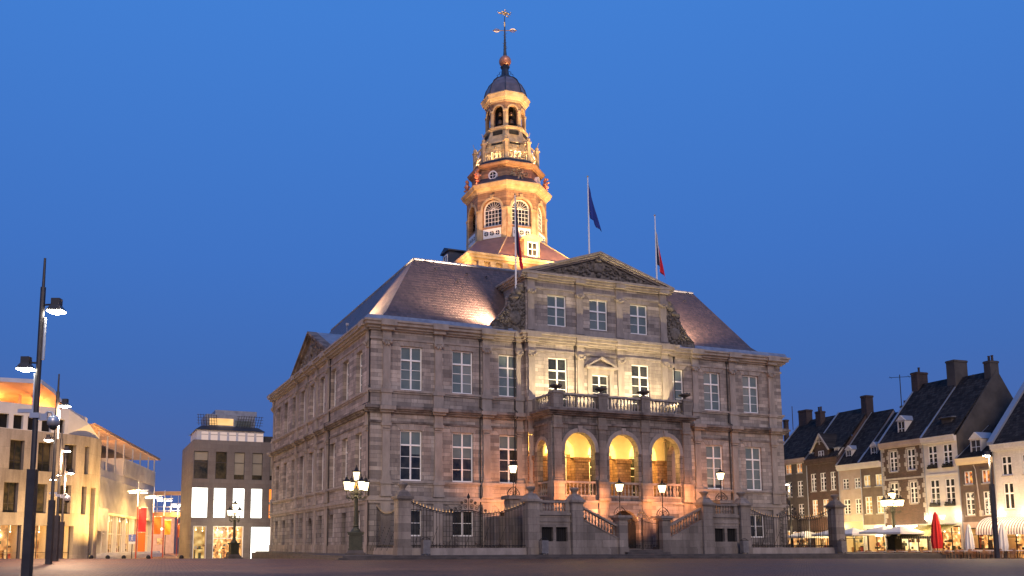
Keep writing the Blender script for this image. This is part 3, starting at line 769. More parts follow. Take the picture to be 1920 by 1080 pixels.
octband('belfry_cornice', M['tstone'], [(4.86,41.9,4.86,42.05),(4.92,42.05,5.15,42.35),(5.3,42.35,5.45,42.7),(5.5,42.7,5.5,42.85)])
octband('slate_apron', M['tblue'], [(5.35,42.85,4.2,43.9)])
octband('frieze_wall', M['tbrick'], [(4.15,43.5,4.15,45.0)])
octband('frieze_cornice', M['tbrick'], [(4.3,45.0,4.45,45.2),(4.6,45.2,4.75,45.5)])
octband('gallery_base', M['tblue'], [(4.7,45.5,3.95,45.8),(3.95,45.8,3.9,46.15)])
for k in (4,6,0,2):
    m = MB(); g = MB()
    F,h=face(k,4.15)
    for i in range(14):
        a=2*pi*i/14; b=2*pi*(i+1)/14
        m.ext([(.42*cos(a),44.05+.42*sin(a)),(.42*cos(b),44.05+.42*sin(b)),(.55*cos(b),44.05+.55*sin(b)),(.55*cos(a),44.05+.55*sin(a))],-.35,.0,F)
    m.box(-.03,.03,-.3,-.26,43.65,44.45,F);m.box(-.4,.4,-.3,-.26,44.02,44.08,F)
    g.rev((0,0,0),[(.44,0),(.44,.2)],14,F=lambda a,b,c,F=F:F(a,-c,44.05+b))
    m.build('oculus', M['white'], tower); g.build('oculus_pane', M['pane'], tower)
rr=random.Random(9); m = MB()
F,h=face(5,4.15)
for i in range(60):
    x=(rr.random()*2-1)*1.1; m.blob((x,-.08,43.9+rr.random()*1.1*(1-abs(x)/2)),.08+.08*rr.random(),.1,.08,F)
m.ext([(-.45,43.3),(0,44.1),(.45,43.3),(.3,43.2),(0,43.8),(-.3,43.2)],-.5,-.2,F)
m.build('coat_of_arms', M['tstone'], tower, True)
for k in range(8):
    m = MB()
    a=O0+k*pi/4
    if k not in (4,7,3,0,1): continue
    bx,by=TX+4.75*cos(a),TY+4.75*sin(a)
    for i in range(22): m.blob((bx+rr.uniform(-.3,.3),by+rr.uniform(-.3,.3),43.1+rr.random()*1.8),.1+.09*rr.random(),None,.12)
    m.blob((bx,by,44.9),.22); m.blob((bx,by,44.2),.28,.28,.5)
    m.build('corner_figure', M['copper'], tower, True)
# gallery
m = MB()
for k in range(8):
    F,h=face(k,3.85)
    m.box(-h+.2,h-.2,-.08,.14,46.15,46.25,F); m.box(-h+.2,h-.2,-.1,.16,47.1,47.26,F)
    balusters(m,(-h+.25,.03),(h-.25,.03),46.25,47.1,5,F,1.3)
m.build('gallery_balustrade', M['tstone'], tower)
for k in range(8):
    m = MB()
    a=O0+k*pi/4; x,y=TX+3.75*cos(a),TY+3.75*sin(a)
    m.box(x-.2,x+.2,y-.2,y+.2,46.1,48.3); m.box(x-.28,x+.28,y-.28,y+.28,48.3,48.5); m.blob((x,y,48.75),.24,.24,.3); m.tube([(x,y,48.9),(x+.25*cos(a),y+.25*sin(a),49.6)],.035,4)
    m.tube([(x,y,48.3),(TX+2.9*cos(a),TY+2.9*sin(a),49.1)],.1,5)
    m.build('gallery_post', M['tstone'], tower)
m = MB()
for k in range(8):
    F,h=face(k,3.85); m.box(-h+.2,h-.2,.0,.04,47.9,47.95,F); m.box(-h+.2,h-.2,.0,.04,47.55,47.58,F)
    for i in range(7):
        x=-h+.35+(2*h-.7)*i/6; m.box(x-.015,x+.015,.0,.03,47.26,47.9,F)
    m.blob((.1,-.05,47.75),.16,.08,.2,F)
m.build('gallery_railing', M['gold'], tower)
octband('lantern_base', M['tstone'], [(3.1,46.1,3.0,48.6),(3.1,48.6,2.55,50.3),(2.6,50.3,2.7,50.55),(2.75,50.55,2.75,50.75)])
for k in range(8):
    F,h=face(k,3.03); MB().box(-.7,.7,-.03,.02,48.35,48.55,F).build('louvre_slot', M['dark'], tower)
    F,h=face(k,2.68); MB().box(-.6,.6,-.12,.02,49.7,50.15,F).build('louvre_slot', M['dark'], tower)
m = MB()
for k in range(8):
    F,h=face(k,2.42); panel(m,F,-h,h,50.75,54.0,[(-.58,.58,50.95,53.5,True)],.35)
m.build('lantern_wall', M['tbrick'], tower)
m = MB()
for k in range(8):
    F,h=face(k,2.42); arch_ring(m,F,0,52.92,.58,.16,-.06,.02,8)
    for s in (-1,1):
        x0,x1=sorted((s*.62,s*(h+.03))); m.box(x0,x1,-.12,.02,52.72,52.94,F); m.box(x0,x1,-.09,.02,50.75,51.,F); m.box(x0+.03,x1-.0,-.05,.02,51.,52.72,F)
m.build('lantern_trim', M['tstone'], tower)
octband('dark_core', M['dark'], [(1.3,50.7,1.3,54.)])  # added dark core, stands in for shade behind the lantern openings
for k in range(3,8):
    am=O0+(k+.5)*pi/4
    for z,s in ((51.3,1.),(52.4,.75)):
        m = MB(); m.rev((TX+1.75*cos(am),TY+1.75*sin(am),z),[(.36*s,0),(.34*s,.08),(.26*s,.25*s),(.22*s,.5*s),(.1*s,.62*s)],10); m.build('bell', M['bronze'], tower, True)
octband('lantern_cornice', M['tstone'], [(2.5,53.95,2.5,54.15),(2.6,54.15,2.75,54.4),(2.85,54.4,3.0,54.85),(3.05,54.85,3.05,55.0)])
m = MB(); m.rev((TX,TY,0),[(2.95,55.0),(2.62,55.25),(2.55,55.7),(2.35,56.4),(1.95,57.1),(1.4,57.65),(.85,57.95)],8,O0); m.build('dome', M['dome'], tower)
m = MB()
for k in range(8):
    a=O0+k*pi/4; m.tube([(TX+r*cos(a),TY+r*sin(a),z) for r,z in ((2.98,55.05),(2.65,55.3),(2.58,55.7),(2.38,56.4),(1.98,57.15),(1.42,57.7),(.86,58.))],.06,5)
m.build('dome_rib', M['tblue'], tower)
m = MB(); m.rev((TX,TY,0),[(.85,57.9),(.8,58.15),(.5,58.5),(.42,59.2),(.6,59.55),(.4,59.65)],8,O0)
for k in range(8):
    a=O0+k*pi/4; m.tube([(TX+.8*cos(a),TY+.8*sin(a),58.1),(TX+1.0*cos(a),TY+1.0*sin(a),58.5),(TX+.7*cos(a),TY+.7*sin(a),58.7)],.04,4)
m.build('neck', M['tblue'], tower)
m = MB(); m.blob((TX,TY,60.3),.76,.76,.72,n=16,m=10); m.build('ball', M['copper'], tower, True)
m = MB(); m.tube([(TX,TY,60.9),(TX,TY,61.6),(TX,TY,63.2),(TX,TY,66.3)],.26,8,.05)
for z in (61.9,62.3,62.7,63.1,63.5): m.blob((TX,TY,z),.2-.04*(z-61.9),None,.1)
for i in range(14):
    a=rr.random()*6.28; z=61.8+rr.random()*2.2; m.tube([(TX,TY,z),(TX+.32*cos(a),TY+.32*sin(a),z+.12)],.025,4)
m.build('spire', M['tblue'], tower)
m = MB()
u=(cos(-A),sin(-A))   # arms across the view
m.tube([(TX-1.5*u[0],TY-1.5*u[1],64.4),(TX+1.5*u[0],TY+1.5*u[1],64.4)],.05,5)
for s in (-1,1):
    pts=[(TX+s*(1.0+.34*cos(t*pi/6))*u[0],TY+s*(1.0+.34*cos(t*pi/6))*u[1],64.4+.2*sin(t*pi/6)) for t in range(13)]; m.tube(pts,.05,5)
m.tube([(TX,TY,64.9),(TX,TY,65.5)],.1,6); m.build('cross', M['gold'], tower)
m = MB()
for (dx,dz,r) in ((-.5,.1,.25),(-.15,.25,.3),(.25,.15,.3),(.55,-.05,.22),(.35,-.35,.2),(.0,-.05,.32),(-.75,.2,.12),(.1,.5,.15),(.75,.15,.12)):
    m.blob((TX+dx*u[0],TY+dx*u[1],66.6+dz),r,.08,r*.45)
m.build('weather_vane', M['gold'], tower)

# ================================================================== FORECOURT (own things, in hall frame)
def HP(x,y,z=0.): return hw(x,y,z)
def fence_pier(x, y, label):
    e = empty('gate_pier', HP(x,y,.3), A, label, 'stone pier', 'stone piers of the forecourt fence')
    m = MB(); m.box(-.6,.6,-.6,.6,0,.75); m.box(-.53,.53,-.53,.53,.75,4.3); m.build('shaft', M['blue'], e)
    m = MB(); m.box(-.6,.6,-.6,.6,4.3,4.42); m.box(-.72,.72,-.72,.72,4.42,4.62); m.frus(-.6,.6,-.6,.6,4.62,-.3,.3,-.3,.3,5.1); m.build('cap', M['blue'], e)
    m = MB(); m.rev((0,0,5.05),[(.26,0),(.2,.15),(.22,.25),(.38,.45),(.42,.55),(.36,.62),(.2,.64)],12); m.build('urn', M['blue'], e, True)
    return e
fence_pier(.6,-7,'stone pier with urn at the left end of the forecourt railing')
fence_pier(45.2,-7,'stone pier with urn at the right end of the forecourt railing')

stair = empty('forecourt_staircase', HP(22.95,-7,.3), A, 'double grey stone staircase with balustrades in front of the arcade', 'staircase')
def SF(s):
    return lambda x,y,z:(s*x,y,z)
for s in (-1,1):
    F = SF(s)
    # mirrored half: x measured from the gate centre outwards
    for xx in (10.95,6.75):
        m = MB(F); m.box(xx-.6,xx+.6,-.6,.6,0,.6); m.box(xx-.53,xx+.53,-.53,.53,.6,4.3); pr_=m.build('pier', M['blue'], stair)
        m = MB(F)
        m.box(xx-.6,xx+.6,-.6,.6,4.3,4.42); m.box(xx-.72,xx+.72,-.72,.72,4.42,4.62); m.frus(xx-.6,xx+.6,-.6,.6,4.62,xx-.3,xx+.3,-.3,.3,5.1)
        m.rev((xx,0,5.05),[(.26,0),(.2,.15),(.22,.25),(.38,.45),(.42,.55),(.36,.62),(.2,.64)],12,0,F)
        m.build('pier_cap', M['blue'], pr_)
    # terrace wall with two small grated openings
    m = MB(F); Fw=lambda x,y,z:F(x,y-.25,z)
    panel(m, Fw, 7.35, 10.35, 0, 3.4, [(7.62,8.72,1.1,2.3),(9.0,10.1,1.1,2.3)], .35)
    m.box(7.35,10.35,.15,6.6,0,3.3); m.box(7.28,10.42,-.32,-.0,2.75,2.85); m.box(7.35,10.35,-.38,.1,3.3,3.52); m.box(7.32,10.38,-.34,-.1,0,.55)
    m.build('terrace_wall', M['blue'], stair)
    for a,b in ((7.62,8.72),(9.0,10.1)):
        o=MB(F).box(a,b,.05,.09,1.1,2.3).build('cellar_opening', M['dark'], stair)
        m = MB(F)
        for i in range(5): m.box(a+.2*i+.1,a+.2*i+.13,-.1,-.07,1.1,2.3)
        m.build('grille', M['iron'], o)
    m = MB(F); m.box(7.35,10.35,-.2,.2,3.52,3.66); m.box(7.3,10.4,-.25,.25,4.35,4.55); balusters(m,(7.8,0),(9.9,0),3.66,4.35,7,F,1.1); m.box(7.35,7.75,-.2,.2,3.66,4.35); m.box(9.95,10.35,-.2,.2,3.66,4.35)
    m.build('terrace_balustrade', M['blue'], stair)
    # raking flight
    m = MB(F); m.ext([(2.65,0),(6.2,0),(6.2,2.95),(2.65,1.32)],-.28,.28); m.ext([(2.65,1.32),(6.2,2.95),(6.2,3.05),(2.65,1.42)],-.34,.34); m.box(2.65,6.2,-.34,.3,0,.5)
    for i in range(9):
        a=2.6+3.6*i/9; m.box(a,6.3,.28,2.2,.0,.62+i*.33)
    m.build('flight', M['blue'], stair)
    m = MB(F); m.ext([(2.65,2.35),(6.2,3.98),(6.2,4.16),(2.65,2.53)],-.2,.2)
    for i in range(11):
        t=(i+.5)/11; x=2.75+3.35*t; z=1.42+1.63*t+.03
        m.rev((x,0,z),[(r*1.1,q*.9) for r,q in BAL],6,0,F)
    m.build('stair_rail', M['blue'], stair)
    # gate pier
    m = MB(F); m.box(1.8,2.65,-.5,.5,0,3.0); m.box(1.75,2.7,-.56,.56,0,.6); m.box(1.78,2.68,-.54,.54,2.65,2.75); m.build('gate_pier', M['blue'], stair)
    m = MB(F); m.box(1.65,2.8,-.66,.66,3.0,3.15); m.box(1.52,2.93,-.8,.8,3.15,3.36); m.build('pier_cap', M['blue'], stair)
    # tall rear pier that carries a lantern
    m = MB(F); m.box(10.5,11.7,2.4,3.6,0,4.75); m.box(10.3,11.9,2.2,3.8,4.75,5.05); m.box(7.35,12.2,3.6,6.5,0,3.3); m.build('rear_pier', M['blue'], stair)
m = MB(); m.box(-2.2,2.2,-1.0,-.5,0,.2); m.box(-1.8,1.8,-.5,.6,0,.42); m.box(-1.8,1.8,.6,2.6,0,.4); m.build('step', M['step'], stair)

# scroll helper
def scroll(m, x, z, r, s=1, y=0., th=.02, turns=1.6, F=None, n=14, z0=1):
    m.tube([(x+s*r*(1-t/n*.75)*cos(turns*2*pi*t/n), y, z+z0*r*(1-t/n*.75)*sin(turns*2*pi*t/n)) for t in range(n+1)], th, 4, None, F)

gate = empty('iron_gate', HP(22.95,-7,.72), A, 'double wrought iron gate with gilded scrolls between two lantern piers', 'gate')
for s in (-1,1):
    m = MB(SF(s)); m.box(.03,.09,-.03,.03,0,2.75); m.box(1.66,1.72,-.03,.03,0,2.5); m.box(.09,1.66,-.02,.02,.06,.12); m.box(.09,1.66,-.02,.02,.7,.74)
    m.tube([(.05,0,2.55),(.5,0,2.4),(1.0,0,2.3),(1.7,0,2.3)],.025,4)
    for i in range(10):
        x=.22+1.4*i/9.5; m.tube([(x,0,.1),(x,0,2.45-.1*min(1,x))],.018,4)
    for i in range(5): scroll(m,.3+.3*i,.28,.12,1 if i%2 else -1)
    m.build('gate_leaf', M['iron'], gate)
    m = MB(SF(s)); scroll(m,.35,2.85,.25,1,th=.03); scroll(m,.8,2.68,.2,-1,th=.025); scroll(m,1.3,2.5,.2,1,th=.025); scroll(m,.2,3.15,.16,-1,th=.025)
    m.build('gate_scroll', M['gold'], gate)

def iron_fence(name, x0, x1, label, ypts=None, orn=True, nb=36):
    """railing along hall x, sagging between piers"""
    L = x1-x0; mid=L/2
    e = empty('iron_fence', HP(x0,-7,.3) if ypts is None else HP(ypts[0],ypts[1],.3), A if ypts is None else A+pi/2, label, 'iron fence', 'iron railings of the forecourt')
    m = MB(); m.box(0,L,-.3,.3,0,.3); m.box(0,L,-.22,.22,.3,.56); m.build('plinth', M['stone'], e)
    def top(x):
        t=(x/L)
        if not orn: return 3.35+.75*abs(2*t-1)**2.2
        u = t*2 if t<.5 else 2-t*2
        if u<.78: q=u/.78; return 3.35+.95*(1-q)**2.0
        return 3.35+.25*math.sin((u-.78)/.22*pi/2)
    m = MB()
    for i in range(nb+1):
        x=.12+(L-.24)*i/nb
        m.tube([(x,0,.56),(x,0,top(x)+.02)],.022,4)
    m.tube([(L*i/40,0,top(L*i/40)) for i in range(41)],.035,5); m.tube([(L*i/40,0,top(L*i/40)-.12) for i in range(41)],.02,4)
    m.box(0,L,-.02,.02,.72,.77)
    for i in range(int(L/1.5)):
        x=1.+i*1.5
        if x<L-.3: m.tube([(x-.35,.9,.35),(x,.02,2.3)],.022,4)
    for i in range(int(L/.36)): scroll(m,.2+.36*i,.68,.13,1 if i%2 else -1,th=.014,n=9)
    m.build('railing', M['iron'], e)
    m = MB()
    for i in range(nb+1):
        x=.12+(L-.24)*i/nb
        if orn and abs(x-mid)<1.3: continue
        m.rev((x,0,top(x)+.02),[(.015,0),(.035,.05),(.02,.1),(.004,.26)],5)
    m.build('spikes', M['gold'], e)
    if orn:
        m = MB()
        for s in (-1,1):
            for (dx,dz,r) in ((.3,3.9,.22),(.75,3.8,.22),(1.15,3.7,.17),(.25,4.35,.17),(.6,4.2,.14),(1.5,3.6,.13)):
                scroll(m,mid+s*dx,dz,r,s,th=.022)
                scroll(m,mid+s*dx,dz-.05,r*.7,-s,th=.016)
            m.tube([(mid+s*1.25,0,.6),(mid+s*1.25,0,3.6)],.03,5); m.tube([(mid+s*.95,0,.6),(mid+s*.95,0,3.6)],.03,5)
            for j in range(9): scroll(m,mid+s*1.1,.85+j*.32,.1,s if j%2 else -s,th=.014,n=9)
        m.tube([(mid,0,3.5),(mid,0,4.9)],.025,4); m.rev((mid,0,4.55),[(.03,0),(.13,.08),(.13,.2),(.0,.5)],6)
        m.build('crest', M['iron'], e)
    return e
iron_fence('f', 1.13, 11.47, 'long sagging iron railing with scrolled crest left of the staircase')
iron_fence('f', 34.43, 44.67, 'long sagging iron railing with scrolled crest right of the staircase')
iron_fence('f', 0, 6.3, 'short iron railing running back to the left corner of the town hall', (.6,-6.45), False, 22)
iron_fence('f', 0, 6.3, 'short iron railing running back to the right corner of the town hall', (45.2,-6.45), False, 22)

# lanterns on piers
def lantern_mesh(par, x, y, z, s=1.):
    m = MB(); m.frus(x-.16*s,x+.16*s,y-.16*s,y+.16*s,z,x-.27*s,x+.27*s,y-.27*s,y+.27*s,z+.62*s); m.build('lantern_glass', M['lamp'], par)
    m = MB()
    for a,b in ((-1,-1),(-1,1),(1,-1),(1,1)): m.tube([(x+a*.165*s,y+b*.165*s,z),(x+a*.28*s,y+b*.28*s,z+.64*s)],.018*s,4)
    m.box(x-.19*s,x+.19*s,y-.19*s,y+.19*s,z-.06*s,z-.005)
    m.box(x-.31*s,x+.31*s,y-.31*s,y+.31*s,z+.63*s,z+.67*s); m.frus(x-.29*s,x+.29*s,y-.29*s,y+.29*s,z+.67*s,x-.1*s,x+.1*s,y-.1*s,y+.1*s,z+.86*s)
    m.rev((x,y,z+.86*s),[(.1*s,0),(.13*s,.04*s),(.08*s,.14*s),(.03*s,.2*s),(.05*s,.26*s),(.0,.36*s)],6)
    for a,b in ((-1,-1),(-1,1),(1,-1),(1,1)): m.blob((x+a*.29*s,y+b*.29*s,z+.74*s),.04*s)
    m.build('lantern_cap', M['iron'], par)
def gate_lantern(x, y, z, ph, label, s=1.):
    e = empty('gate_lantern', HP(x,y,z), A, label, 'lantern', 'lanterns on stone piers')
    m = MB(); m.tube([(0,0,0),(0,0,ph)],.035,6); m.rev((0,0,0),[(.2,0),(.12,.08),(.06,.2),(.05,.4)],8)
    for k in range(6):
        a=k*pi/3; Fk=lambda p,q,w,a=a:(p*cos(a),p*sin(a),w)
        m.tube([(t,0,h) for t,h in ((.06,.75),(.2,.72),(.42,.52),(.58,.3),(.6,.08),(.48,.0),(.42,.12))],.024,4,None,Fk)
        m.tube([(t,0,h) for t,h in ((.05,.3),(.25,.45),(.36,.3),(.28,.16))],.02,4,None,Fk)
    m.blob((0,0,ph*.6),.07); m.tube([(-.16,0,ph-.22),(0,0,ph-.08),(.16,0,ph-.22)],.018,4); m.tube([(0,-.16,ph-.22),(0,0,ph-.08),(0,.16,ph-.22)],.018,4)
    m.build('post', M['iron'], e)
    lantern_mesh(e,0,0,ph+.06,s)
    return e
gate_lantern(20.72,-7,3.66,2.05,'lit lantern on the pier left of the iron gate')
gate_lantern(25.18,-7,3.66,2.05,'lit lantern on the pier right of the iron gate')
gate_lantern(11.85,-4,5.35,1.95,'lit lantern on the rear pier before the third ground window from left')
gate_lantern(34.05,-4,5.35,1.95,'lit lantern on the rear pier right of the staircase')

# bowls on the balcony piers
for x,lb in zip(BX,('shallow dark stone bowl on the leftmost pier of the balcony','shallow dark stone bowl below the balcony door','shallow dark stone bowl on the balcony pier right of the door','shallow dark stone bowl on the rightmost pier of the balcony')):
    m = MB(); m.rev((0,0,0),[(.22,0),(.16,.08),(.1,.2),(.2,.3),(.55,.42),(.6,.52),(.5,.5),(.2,.42)],14)
    r=random.Random(int(x*10))
    for k in range(14): m.blob((r.uniform(-.35,.35),r.uniform(-.35,.35),.52+r.random()*.12),.1,None,.08)
    o = m.build('stone_bowl', M['step'], None, True); o.location=HP(x,LY,14.8); o.rotation_euler=(0,0,A)
    tag(o, lb, 'stone bowl', 'bowls on the balcony')

# planters behind the fences
M['leafred'] = noisy('reddish_leaves', (.03,.035,.015), (.1,.03,.02), 8., .7, bump=0)
for (x,lb) in ((4.6,'low planter with dark shrubs behind railing at the far left window'),(8.9,'low planter with dark shrubs behind railing at the second window'),(37.5,'low planter with dark shrubs behind the right railing near the staircase'),(41.6,'low planter with dark shrubs behind the right railing near its end')):
    e = empty('flower_planter', HP(x,-5.6,.3), A, lb, 'planter', 'planters behind the railings')
    m = MB(); m.frus(-1.25,1.25,-.3,.3,0,-1.35,1.35,-.36,.36,.5); m.build('trough', M['step'], e)
    m = MB(); r=random.Random(int(x*7))
    for k in range(420):
        a=r.uniform(-1.35,1.35); b=r.uniform(-.4,.4); c=.45+r.random()*.5*(1-(b/.55)**2); q=.07
        d=[r.uniform(-q,q) for _ in range(9)]
        m.add([(a+d[0],b+d[1],c+d[2]),(a+d[3],b+d[4],c+d[5]),(a+d[6],b+d[7],c+d[8])],[(0,1,2)])
    m.build('shrubs', M['leafred'], e)

# litter bins against piers
M['binmetal'] = noisy('bin_grey_metal', (.16,.15,.145), (.24,.225,.215), 3., .45, .4)
bin0=None
for (x,y,lb) in ((2.2,-8.,'slim grey litter bin beside the leftmost stone pier'),(12.65,-8.,'slim grey litter bin left of the staircase windows'),(33.2,-8.,'slim grey litter bin right of the staircase windows'),(44.7,-8.1,'slim grey litter bin beside the rightmost stone pier')):
    if bin0 is None:
        e = empty('litter_bin', (0,0,0), A, lb, 'litter bin', 'litter bins along the forecourt')
        m = MB(); m.box(-.3,.3,-.25,.25,.12,1.18); m.rev((0,0,0),[(.1,0),(.1,.12)],8); m.build('body', M['binmetal'], e)
        m = MB(); m.tube([(-.3,.0,1.18),(-.29,0,1.3),(-.1,0,1.36),(.12,0,1.37),(.33,0,1.28),(.35,0,1.1),(.35,0,0)],.035,5); m.box(-.3,.3,-.25,.25,1.18,1.22); m.build('hood', M['iron'], e)
        bin0=e
    else:
        e = copy_tree(bin0); e['label']=lb
    e.location = HP(x,y,.3); e.rotation_euler=(0,0,A)

# ------------------------------------------------------------------ candelabra street lamps
def candelabra(loc, rz, label, sc=1.):
    e = empty('candelabra_lamp', loc, rz, label, 'street lamp', 'ornate five armed street lamps'); e.scale=(sc,)*3
    m = MB(); m.box(-.95,.95,-.95,.95,0,.16); m.box(-.8,.8,-.8,.8,.16,.34); m.frus(-.68,.68,-.68,.68,.34,-.58,.58,-.58,.58,.55)
    m.build('plinth', M['step'], e)
    m = MB(); m.box(-.52,.52,-.52,.52,.55,1.75); m.box(-.62,.62,-.62,.62,1.75,1.87); m.box(-.68,.68,-.68,.68,1.87,1.97); m.box(-.6,.6,-.6,.6,.55,.68)
    for a in range(4):
        Fk=lambda p,q,w,a=a:(p*cos(a*pi/2)-q*sin(a*pi/2),p*sin(a*pi/2)+q*cos(a*pi/2),w)
        for (x0,x1,z0,z1) in ((-.42,-.36,.8,1.65),(.36,.42,.8,1.65),(-.36,.36,.8,.86),(-.36,.36,1.59,1.65)): m.box(x0,x1,-.55,-.51,z0,z1,Fk)
    m.rev((0,0,1.97),[(.46,0),(.4,.12),(.26,.3),(.22,.42),(.26,.5),(.2,.56)],12)
    m.build('pedestal', M['lampgreen'], e)
    m = MB(); m.rev((0,0,2.5),[(.2,0),(.185,.6),(.2,.65),(.17,.7),(.155,2.2),(.18,2.25),(.2,2.35),(.13,2.42),(.16,2.6),(.09,3.0),(.06,3.2)],12); m.build('column', M['lampgreen'], e)
    for k in range(4):
        a=pi/4*.6+k*pi/2; Fk=lambda p,q,w,a=a:(p*cos(a)-q*sin(a),p*sin(a)+q*cos(a),w)
        m = MB(); m.tube([(.12,0,4.85),(.3,0,4.7),(.55,0,4.68),(.8,0,4.85),(.86,0,5.1),(.85,0,5.28)],.04,6,None,Fk)
        scroll(m,.45,4.98,.17,1,th=.022,F=Fk); scroll(m,.62,4.6,.14,-1,th=.02,F=Fk); scroll(m,.3,5.25,.14,1,th=.02,F=Fk); scroll(m,.82,4.72,.1,1,th=.018,F=Fk)
        m.build('arm', M['lampgreen'], e)
        lantern_mesh(e,.85*cos(a),.85*sin(a),5.34,1.05)
    lantern_mesh(e,0,0,6.15,1.05)
    m = MB()
    for k in range(8):
        a=k*pi/4; scroll(m,.14,5.6,.13,1,th=.02,F=lambda p,q,w,a=a:(p*cos(a),p*sin(a),w))
    m.tube([(0,0,5.6),(0,0,6.12)],.05,6); m.build('crown_scrolls', M['gold'], e)
    return e
candelabra((-7.0,73,.15), .1, 'ornate green lamp post with five lanterns before the town hall corner')
candelabra((-26.2,114,gz(114)), .5, 'ornate dark lamp post with lanterns before the grey shop building')
candelabra((49.4,99.2,.1), .35, 'ornate dark lamp post with five lanterns before the cafe houses', .98)

# ------------------------------------------------------------------ modern light masts
M['mast']  = noisy('mast_dark_grey_metal', (.04,.036,.036), (.065,.058,.056), 2., .45, .3, bump=0)
M['steel'] = plain('brushed_steel', (.6,.6,.6), .35, .6)
def mast(loc, label, h, thick, w, lamps, rz=0, cctv=False, tube=()):
    e = empty('light_mast', loc, rz, label, 'light mast', 'tall modern light masts')
    m = MB(); m.box(-w/2,w/2,-w/2,w/2,0,thick); m.box(-w*.75,w*.75,-w*.75,w*.75,0,.03); m.build('lower_post', M['mast'], e)
    m = MB(); m.tube([(0,0,thick),(0,0,h*.905)],w*.34,8); m.tube([(0,0,h*.905),(0,0,h)],w*.2,8,w*.15); m.build('pole', M['mast'], e)
    for (dx,z,s,on) in lamps:
        q = MB(); sg = 1 if dx>0 else -1
        q.tube([(0,0,z),(dx*.7,0,z+.02)],.035,5); q.box(dx-.16*s,dx+.16*s,-.14*s,.14*s,z-.02*s,z+.24*s)
        q.frus(dx-.3*s,dx+.3*s,-.22*s,.22*s,z-.22*s,dx-.16*s,dx+.16*s,-.16*s,.16*s,z-.02*s); b = q.build('floodlight', M['mast'], e)
        q = MB(); q.box(dx-.27*s,dx+.27*s,-.2*s,.2*s,z-.27*s,z-.225*s); q.blob((dx,0,z-.26*s),.2*s,.18*s,.1*s); q.build('lens', M['flood'], b)
    for (dx,z0,z1) in tube:
        q = MB(); q.tube([(dx,0,z0),(dx,0,z1)],.055,6); q.build('side_rod', M['steel'], e)  # bright metal rod running along the pole
    if cctv:
        z=cctv; q = MB(); q.box(-.62,.0,-.06,.06,z-.03,z+.1); q.box(-.16,.16,-.14,.14,z-.22,z-.04); q.box(.1,.4,-.05,.05,z-.3,z-.06)
        q.tube([(.3,0,z-.12),(.42,0,z),(.55,0,z-.02),(.62,0,z-.15)],.045,6); q.build('bracket', M['steel'], e)
        q = MB(); q.rev((.62,0,z-.5),[(.12,0),(.2,.05),(.21,.22),(.16,.34),(.06,.38)],12); q.build('camera_dome', M['steel'], e, True)
        q = MB(); q.blob((.62,0,z-.5),.15,.15,.14); q.build('camera_lens', M['pane'], e, True)
    return e
mast((-14.05,30.8,0),'tall dark light mast with lit floodlights and camera in the left foreground',11.15,3.67,.28,[(.5,9.45,.95,1),(-.45,7.38,.9,1)],0,5.66,((.13,7.5,9.0),(-.09,5.75,7.0)))
mast((-22.5,52,0),'second light mast from the left edge before the concrete building',11.05,3.66,.3,[(.45,9.35,.9,1),(-.4,7.3,.7,1)],0,False,((.12,7.2,8.9),))
mast((-26.4,62,0),'third light mast from the left edge with camera and bright lamp',9.3,3.1,.3,[(.4,7.7,.7,1),(-.45,5.7,.6,1)],0,4.6,((.02,4.3,7.4),))
mast((-31.1,74,0),'fourth and most distant light mast before the concrete building',9.0,3.0,.3,[(.5,7.1,.7,1),(-.45,6.9,.5,1)],0,False,((.05,5.2,6.8),))
mast((47.55,78,gz(78)),'light mast with a bright lamp before the narrow brown cafe house',9.3,6.4,.3,[(-.25,9.05,.8,1)],0,False,((.0,6.4,8.8),))
mast((43.1,112,gz(112)),'light mast with a bright lamp just behind the town hall right corner',9.3,4.,.3,[(-.3,9.3,.8,1)],0,3.3,((.0,4.,9.0),))

# ================================================================== FLAGS (rise behind the pediment)
def flagpole(x, y, z0, z1, label, mats, fz, fl, spread=.9, drift=.25):
    e = empty('flagpole', HP(x,y,z0), A, label, 'flagpole', 'flagpoles on the town hall roof')
    m = MB(); m.tube([(0,0,0),(0,0,(z1-z0))],.1,8,.05); m.build('pole', M['white'], e)
    m = MB(); m.blob((0,0,z1-z0+.05),.1); m.build('finial', M['gold'], e)
    n=len(mats); top=fz-z0
    for k,mt in enumerate(mats):
        q = MB(); rows=16; cols=5; P=[]
        for i in range(rows+1):
            t=i/rows
            for j in range(cols+1):
                u=(k+j/cols)/n
                wd=spread*(.25+.75*t) ; x_=.06+u*wd+drift*t*t; y_=.14*sin(u*9+t*3)*(.3+t)
                P.append((x_,y_,top-fl*t-u*fl*.35))
        q.add(P,[(a*(cols+1)+b,a*(cols+1)+b+1,(a+1)*(cols+1)+b+1,(a+1)*(cols+1)+b) for a in range(rows) for b in range(cols)])
        o=q.build('flag', mt, e, True)
        sd=o.modifiers.new('s','SOLIDIFY'); sd.thickness=.02
    return e
M['fblue']=plain('flag_blue_cloth',(.015,.04,.26),.8); M['fred']=plain('flag_red_cloth',(.75,.02,.05),.8); M['fwhite']=plain('flag_white_cloth',(.6,.58,.56),.8); M['fdark']=plain('flag_dark_cloth',(.02,.02,.05),.8)
flagpole(14.2,-.2,24.8,34.5,'white flagpole left of the gable with a dark red striped flag',[M['fdark'],M['fred']],34.2,5.6,.6,.12)
flagpole(22.6,.3,29.3,37.8,'white flagpole above the gable with a hanging dark blue flag',[M['fblue']],37.2,3.7,1.2,.15)
flagpole(31.7,2.0,27.4,35.6,'white flagpole right of the gable with a red white and blue flag',[M['fdark'],M['fwhite'],M['fred'],M['fred']],34.3,4.0,.85,.05)

